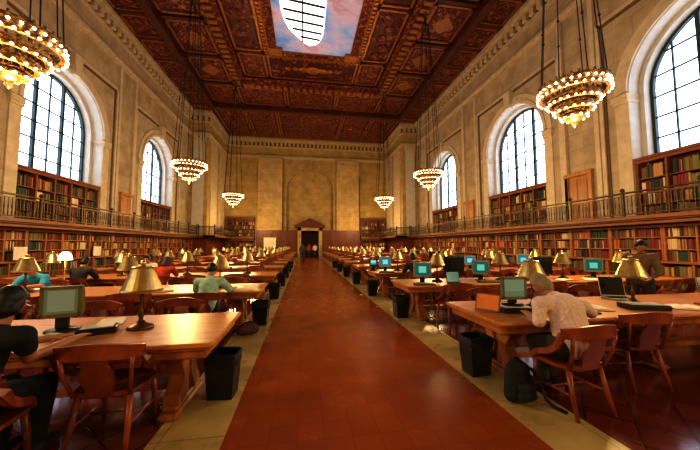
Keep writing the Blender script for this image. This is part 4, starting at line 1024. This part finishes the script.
# notice board near the far door and small card signs on the left cases
t = thing('notice_board', 'pale free-standing board against the far wainscot left of the doorway', 'board', (-4.75, YB-.72, 0))
m_ = MB(); m_.b2((-.75, 0, 1.0), (.75, .05, 2.5), 0, .01); m_.build('board', M['paper'], t); m_ = MB()
for sx in (-.7, .7): m_.b2((sx-.04, 0, 0), (sx+.04, .05, 1.0))
m_.build('legs', M['case_dark'], t)
for x, y, lab in ((-XLC+.0, 13.0, 'white card sign on the ledge of the left bookcases, nearer'), (-XLC, 17.2, 'white card sign on the ledge of the left bookcases, farther')):
    t = thing('card_sign', lab, 'sign', (x-.09, y, 1.001), PI/2)
    m_ = MB(); m_.b2((-.28, -.01, .05), (.28, .01, .55), 0, .004); m_.build('card', M['paper'], t); m_ = MB(); m_.b2((-.2, -.04, 0), (.2, .04, .05)); m_.build('foot', M['case_dark'], t)

# ------------------------------------------------------------------ people
def hand(caps, w, d, up, grip=.5, sgn=1, sz=1.0):
    # wrist w, direction d (toward fingers), up = back of the hand
    d = V(d).normalized(); up = V(up); up = (up-d*up.dot(d)).normalized(); sd = d.cross(up)*sgn
    k = sz
    for f, o in ((.032, .0), (.012, .006), (-.010, .006), (-.030, 0)):
        caps.append((V(w)+sd*f*.5*k, .017*k, V(w)+d*.085*k+sd*f*k, .0125*k))
        L = {.032: .072, .012: .082, -.010: .076, -.030: .058}[f]*k
        a = V(w)+d*.088*k+sd*f*1.05*k; b_ = a+(d*math.cos(grip*.6)-up*math.sin(grip*.6)).normalized()*L*.5; c_ = b_+(d*math.cos(grip*1.7)-up*math.sin(grip*1.7)).normalized()*L*.5
        caps.append((a, .0095*k, b_, .0088*k)); caps.append((b_, .0088*k, c_, .0072*k))
    a = V(w)+d*.025*k+sd*.025*k; b_ = a+(d*.6+sd*.75-up*.25).normalized()*.045*k; c_ = b_+(d*.9+sd*.25-up*.3).normalized()*.034*k
    caps.append((a, .014*k, b_, .011*k)); caps.append((b_, .0105*k, c_, .0085*k))
def person(lab, root, rz, J, mats, hair='short', vox=.011, garment=True, sz=1.0, grip=.2, look=None):
    """J: joints in local coords (y forward). keys: hip, chest, neck, head, sh_l, el_l, wr_l, ... , th(hip joints) kn, an"""
    t = None; skinm, shirtm, trm, hairm = mats
    c = []; e = []
    H = V(J['head']); N = V(J['neck']); CH_ = V(J['chest']); HP = V(J['hip']); f = V(J.get('face', (0, 1, 0))).normalized()
    up = (H-N).normalized(); sd = f.cross(up).normalized(); f = up.cross(sd).normalized()
    gi = J.get('girth', 1)
    c.append((HP, .135, HP.lerp(CH_, .5), .125)); c.append((HP.lerp(CH_, .5), .13, CH_, .14)); c.append((CH_, .135, N-(N-CH_)*.25, .08))
    c.append((N, .055, H-up*.05, .052))
    e.append((H+up*.01, (.078, .092, .108)))
    hc = []
    for p0, r_, p1, r1 in (((f*.03-up*.05), .058, (f*.045-up*.085), .04), ((f*.092-up*.0), .012, (f*.112-up*.028), .014), ((sd*.079-f*.005-up*.02), .014, (sd*.084-f*.015+up*.02), .016), ((-sd*.079-f*.005-up*.02), .014, (-sd*.084-f*.015+up*.02), .016),
                           (f*.085+sd*.03+up*.022, .012, f*.085-sd*.03+up*.022, .012), (f*.088+sd*.02-up*.058, .007, f*.088-sd*.02-up*.058, .007), (f*.085+sd*.02-up*.07, .008, f*.085-sd*.02-up*.07, .008)):
        hc.append((H+p0, r_, H+p1, r1))
    c += hc
    for k in 'lr':
        S, E_, Wr = V(J['sh_'+k]), V(J['el_'+k]), V(J['wr_'+k])
        c.append((CH_.lerp(S, .4)+(N-CH_)*.2, .075, S, .058)); c.append((S, .056, E_, .042)); c.append((E_, .042, Wr, .028))
        dd = V(J.get('hd_'+k, Wr-E_)); hand(c, Wr, dd, J.get('hu_'+k, (0, 0, 1)), grip, 1 if k == 'l' else -1)
        T, K, A_ = V(J['th_'+k]), V(J['kn_'+k]), V(J['an_'+k])
        c.append((T, .092, K, .058)); c.append((K, .06, K.lerp(A_, .35), .052)); c.append((K.lerp(A_, .35), .054, A_, .036))
        toe = V(J.get('toe_'+k, A_+V((0, .16, -.045)))); c.append((A_-V((0, .02, .03)), .04, toe, .032))
    body = link('person', bake(c, 'person', skinm, vox, [(p, r) for p, r in e]), None)
    body.location = root; body.rotation_euler = (0, 0, rz); tag(body, lab, 'person')
    # eyes
    for q in (-1, 1):
        m_ = MB(); m_.ball(H+f*.079+sd*q*.03+up*.008, .0125, 8); m_.ball(H+f*.088+sd*q*.03+up*.008, .006, 6, 1); m_.build('eye', [M['eye'], M['pupil']], body)
    # hair
    if hair:
        he = []; hcaps = []
        q = H+up*.022-f*.018
        for a, b_, r_ in ((-f*.035+up*.03, f*.018+up*.068, .076), (-f*.04-up*.015, -f*.03+up*.04, .072)):
            hcaps.append((H+a, r_, H+b_, r_*.74))
        for q_s in (-1, 1): hcaps.append((H+sd*q_s*.055-f*.03-up*.01, .036, H+sd*q_s*.05+f*.02+up*.05, .04))
        if hair == 'full': hcaps += [(H-f*.045-up*.05, .066, H-f*.02+up*.05, .08), (H+sd*.045-f*.035-up*.045, .045, H+sd*.045-f*.01+up*.03, .046), (H-sd*.045-f*.035-up*.045, .045, H-sd*.045-f*.01+up*.03, .046)]
        if hair == 'long': hcaps += [(H-f*.06-up*.16, .07, H-f*.04+up*.02, .085), (H+sd*.065-f*.03-up*.14, .04, H+sd*.06+up*.03, .05), (H-sd*.065-f*.03-up*.14, .04, H-sd*.06+up*.03, .05)]
        link('hair', bake(hcaps, 'hair', hairm, vox, [], 3), body)
    # shirt
    sc = []; g = .016
    low = HP+V((0, 0, -.005))
    sc.append((low, .16*gi, HP.lerp(CH_, .5), .152*gi)); sc.append((HP.lerp(CH_, .5), .148*gi, CH_, .157*gi)); sc.append((CH_, .152*gi, N-(N-CH_)*.32, .085*gi)); sc.append((N-(N-CH_)*.3, .075, N-(N-CH_)*.05, .064))
    slv = J.get('sleeve', .75); up_ = (N-CH_).normalized(); sx_ = V((0, 1, 0)).cross(up_).normalized(); fy_ = up_.cross(sx_)
    for i in range(10):
        a0, a1 = 2*PI*i/10, 2*PI*(i+1)/10; cc = N-(N-CH_)*.06
        sc.append((cc+(sx_*math.cos(a0)+fy_*math.sin(a0))*.062, .017, cc+(sx_*math.cos(a1)+fy_*math.sin(a1))*.062, .017))
    for k in 'lr':
        S, E_, Wr = V(J['sh_'+k]), V(J['el_'+k]), V(J['wr_'+k])
        sc.append((CH_.lerp(S, .4)+(N-CH_)*.2, .09*gi, S, .074*gi))
        sc.append((S, .073, S.lerp(E_, min(1, slv)), .062))
        if slv > 1: sc.append((E_, .06, E_.lerp(Wr, slv-1), .044))
    link('shirt', bake(sc, 'shirt', shirtm, vox, [], 3), body)
    pc = [(HP-V((0, 0, .02)), .147, HP+(CH_-HP)*.12, .14)]
    for k in 'lr':
        T, K, A_ = V(J['th_'+k]), V(J['kn_'+k]), V(J['an_'+k])
        pc.append((HP+(T-HP)*.6, .12, T, .105)); pc.append((T, .106, K, .073)); pc.append((K, .075, A_.lerp(K, .12), .056))
    link('trousers', bake(pc, 'trousers', trm, vox, [], 3), body)
    for k in 'lr':
        A_ = V(J['an_'+k]); toe = V(J.get('toe_'+k, A_+V((0, .16, -.045))))
        link('shoe', bake([(A_-V((0, .03, .035)), .046, toe, .04), (A_-V((0, .03, .02)), .046, A_+V((0, .02, .01)), .046)], 'shoe', M['shoe'], vox, [], 2), body)
    return body
def seated(lean=.12, **kw):
    J = dict(hip=(0, -.03, .625), chest=(0, -.06+lean*.9, .93-lean*.25), neck=(0, -.04+lean*1.3, 1.09-lean*.4), head=(0, .02+lean*1.7, 1.25-lean*.55), face=(0, 1, -.35),
             th_l=(-.10, .0, .575), kn_l=(-.13, .40, .525), an_l=(-.12, .34, .085), th_r=(.10, .0, .575), kn_r=(.13, .40, .525), an_r=(.12, .36, .085))
    n = V(J['neck']); 
    J['sh_l'] = n+V((-.185, -.02, -.06)); J['sh_r'] = n+V((.185, -.02, -.06))
    J['el_l'] = n+V((-.25, .12, .81-n.z)); J['el_r'] = n+V((.25, .12, .81-n.z)); J['wr_l'] = (-.12, max(.44, n.y+.34), .815); J['wr_r'] = (.12, max(.44, n.y+.34), .815)
    J.update(kw); return J
def standing(**kw):
    J = dict(hip=(0, 0, .95), chest=(0, .02, 1.28), neck=(0, .02, 1.46), head=(0, .05, 1.63), face=(0, 1, -.1), sh_l=(-.19, 0, 1.40), sh_r=(.19, 0, 1.40), el_l=(-.25, -.02, 1.10), el_r=(.25, -.02, 1.10), wr_l=(-.24, .12, .88), wr_r=(.24, .12, .88),
             th_l=(-.10, 0, .90), kn_l=(-.11, .03, .49), an_l=(-.11, -.02, .085), th_r=(.10, 0, .90), kn_r=(.11, .03, .49), an_r=(.11, 0, .085))
    J.update(kw); return J
# grey-haired man at the right table, hunched toward his screen
person('grey-haired man in pale pink shirt hunched at the nearest right table', (2.02, 2.66, 0), .05,
       seated(hip=(.03, -.03, .625), girth=1.1, an_l=(.01, .31, .085), an_r=(.12, .34, .085), kn_l=(-.06, .38, .515), kn_r=(.10, .38, .515), th_l=(-.10, .0, .566), th_r=(.10, .0, .566), chest=(.06, .08, .91), neck=(.06, .23, 1.03), head=(.02, .33, 1.145), face=(-.2, 1, -.3), sh_l=(-.19, .14, .97), sh_r=(.32, .12, .93), el_l=(-.25, .10, .79), wr_l=(-.15, .36, .82), el_r=(.50, .16, .835), wr_r=(.30, .42, .82), sleeve=.95,
              hd_l=(.5, 1, .05), hd_r=(-.6, 1, .0)), (M['skin'], M['shirt_pink'], M['trousers'], M['hair_grey']), 'full', .009)
# person in black lower left, only the back of the head and right arm in view
person('person in black short-sleeved top reading at the nearest left table, lower left corner', (-2.80, 2.34, 0), -.05,
       seated(hip=(-.02, -.03, .625), chest=(0, .04, .90), neck=(.05, .10, 1.03), head=(.06, .15, 1.19), face=(-.45, 1, -.45), sh_l=(-.14, .1, .98), sh_r=(.25, .05, .98), el_r=(.19, .18, .79), wr_r=(.23, .50, .82), el_l=(-.2, .3, .82), wr_l=(.0, .56, .82), sleeve=.5, hd_r=(.1, 1, .1)),
       (M['skin'], M['shirt_black'], M['shirt_black'], M['hair_dark']), 'full', .009)
person('person in pale teal shirt writing at the second left table', (-2.22, 5.24, 0), .05, seated(.14, sleeve=.8, wr_r=(.34, .47, .815), el_r=(.34, .2, .80)), (M['skin2'], M['shirt_teal'], M['jeans'], M['hair_dark']), 'short', .013)
person('person in brown standing at the far side of the nearest right table', (5.72, 4.72, 0), PI*.75, standing(chest=(0, .1, 1.25), neck=(0, .18, 1.42), head=(0, .26, 1.55), sh_l=(-.18, .15, 1.36), sh_r=(.18, .15, 1.36), el_l=(-.24, .2, 1.08), el_r=(.24, .2, 1.08), wr_l=(-.1, .4, 1.0), wr_r=(.1, .4, 1.0), sleeve=1.7), (M['skin2'], M['shirt_brown'], M['trousers'], M['hair_dark']), 'full', .014)
person('person in dark clothes seated at the third left table far from the aisle', (-6.0, 8.05, 0), 0, seated(.10, sleeve=1.7), (M['skin2'], M['shirt_dark'], M['trousers'], M['hair_dark']), 'full', .016)
person('person in blue top facing the camera at the second left table', (-6.0, 7.08, 0), PI, seated(.2, sleeve=.8), (M['skin'], M['shirt_blue'], M['jeans'], M['hair_brown']), 'short', .015)
person('person in red top seated at the third left table', (-4.17, 8.12, 0), 0, seated(.12, sleeve=.8), (M['skin'], M['shirt_red'], M['jeans'], M['hair_brown']), 'long', .016)
person('person in white top facing the camera at the third left table', (-5.35, 9.98, 0), PI, seated(.1, sleeve=1.7), (M['skin'], M['shirt_white'], M['jeans'], M['hair_dark']), 'short', .016)
person('dark-haired person in dark top at the third right table', (2.55, 8.2, 0), 0, seated(.06, sleeve=1.7), (M['skin2'], M['shirt_dark'], M['jeans'], M['hair_dark']), 'full', .016)
person('person in dark green standing on the red aisle before the far doorway', (-.75, 27.2, 0), 0, standing(sleeve=1.7), (M['skin2'], M['shirt_green'], M['trousers'], M['hair_dark']), 'short', .025)
person('person in red standing in the far doorway', (.05, 37.2, 0), PI, standing(sleeve=1.7), (M['skin'], M['shirt_red'], M['trousers'], M['hair_brown']), 'short', .03)
person('person in white shirt standing in the far doorway', (.75, 36.9, 0), PI, standing(sleeve=1.7), (M['skin'], M['shirt_white'], M['trousers'], M['hair_dark']), 'short', .03)

# ------------------------------------------------------------------ light, world, camera
w = bpy.data.worlds.new('sky'); bpy.context.scene.world = w; w.use_nodes = True
wt = w.node_tree; bg = wt.nodes['Background']; bg.inputs[0].default_value = (.78, .84, 1, 1); bg.inputs[1].default_value = 5.0
cam = bpy.data.cameras.new('camera'); cam.sensor_width = 36; cam.lens = CF*36/700; cam.clip_start = .05; cam.clip_end = 300
co = bpy.data.objects.new('camera', cam); C.objects.link(co)
co.matrix_world = Matrix(((cr.x, cu.x, -fw.x, CPOS.x), (cr.y, cu.y, -fw.y, CPOS.y), (cr.z, cu.z, -fw.z, CPOS.z), (0, 0, 0, 1)))
sc = bpy.context.scene; sc.camera = co
sc.view_settings.view_transform = 'Standard'; sc.view_settings.look = 'None'; sc.view_settings.exposure = .12; sc.view_settings.gamma = .72
sc.cycles.use_denoising = True; sc.cycles.max_bounces = 8; sc.cycles.diffuse_bounces = 4; sc.cycles.transparent_max_bounces = 8
sc.cycles.sample_clamp_indirect = 6; sc.cycles.caustics_reflective = False; sc.cycles.caustics_refractive = False
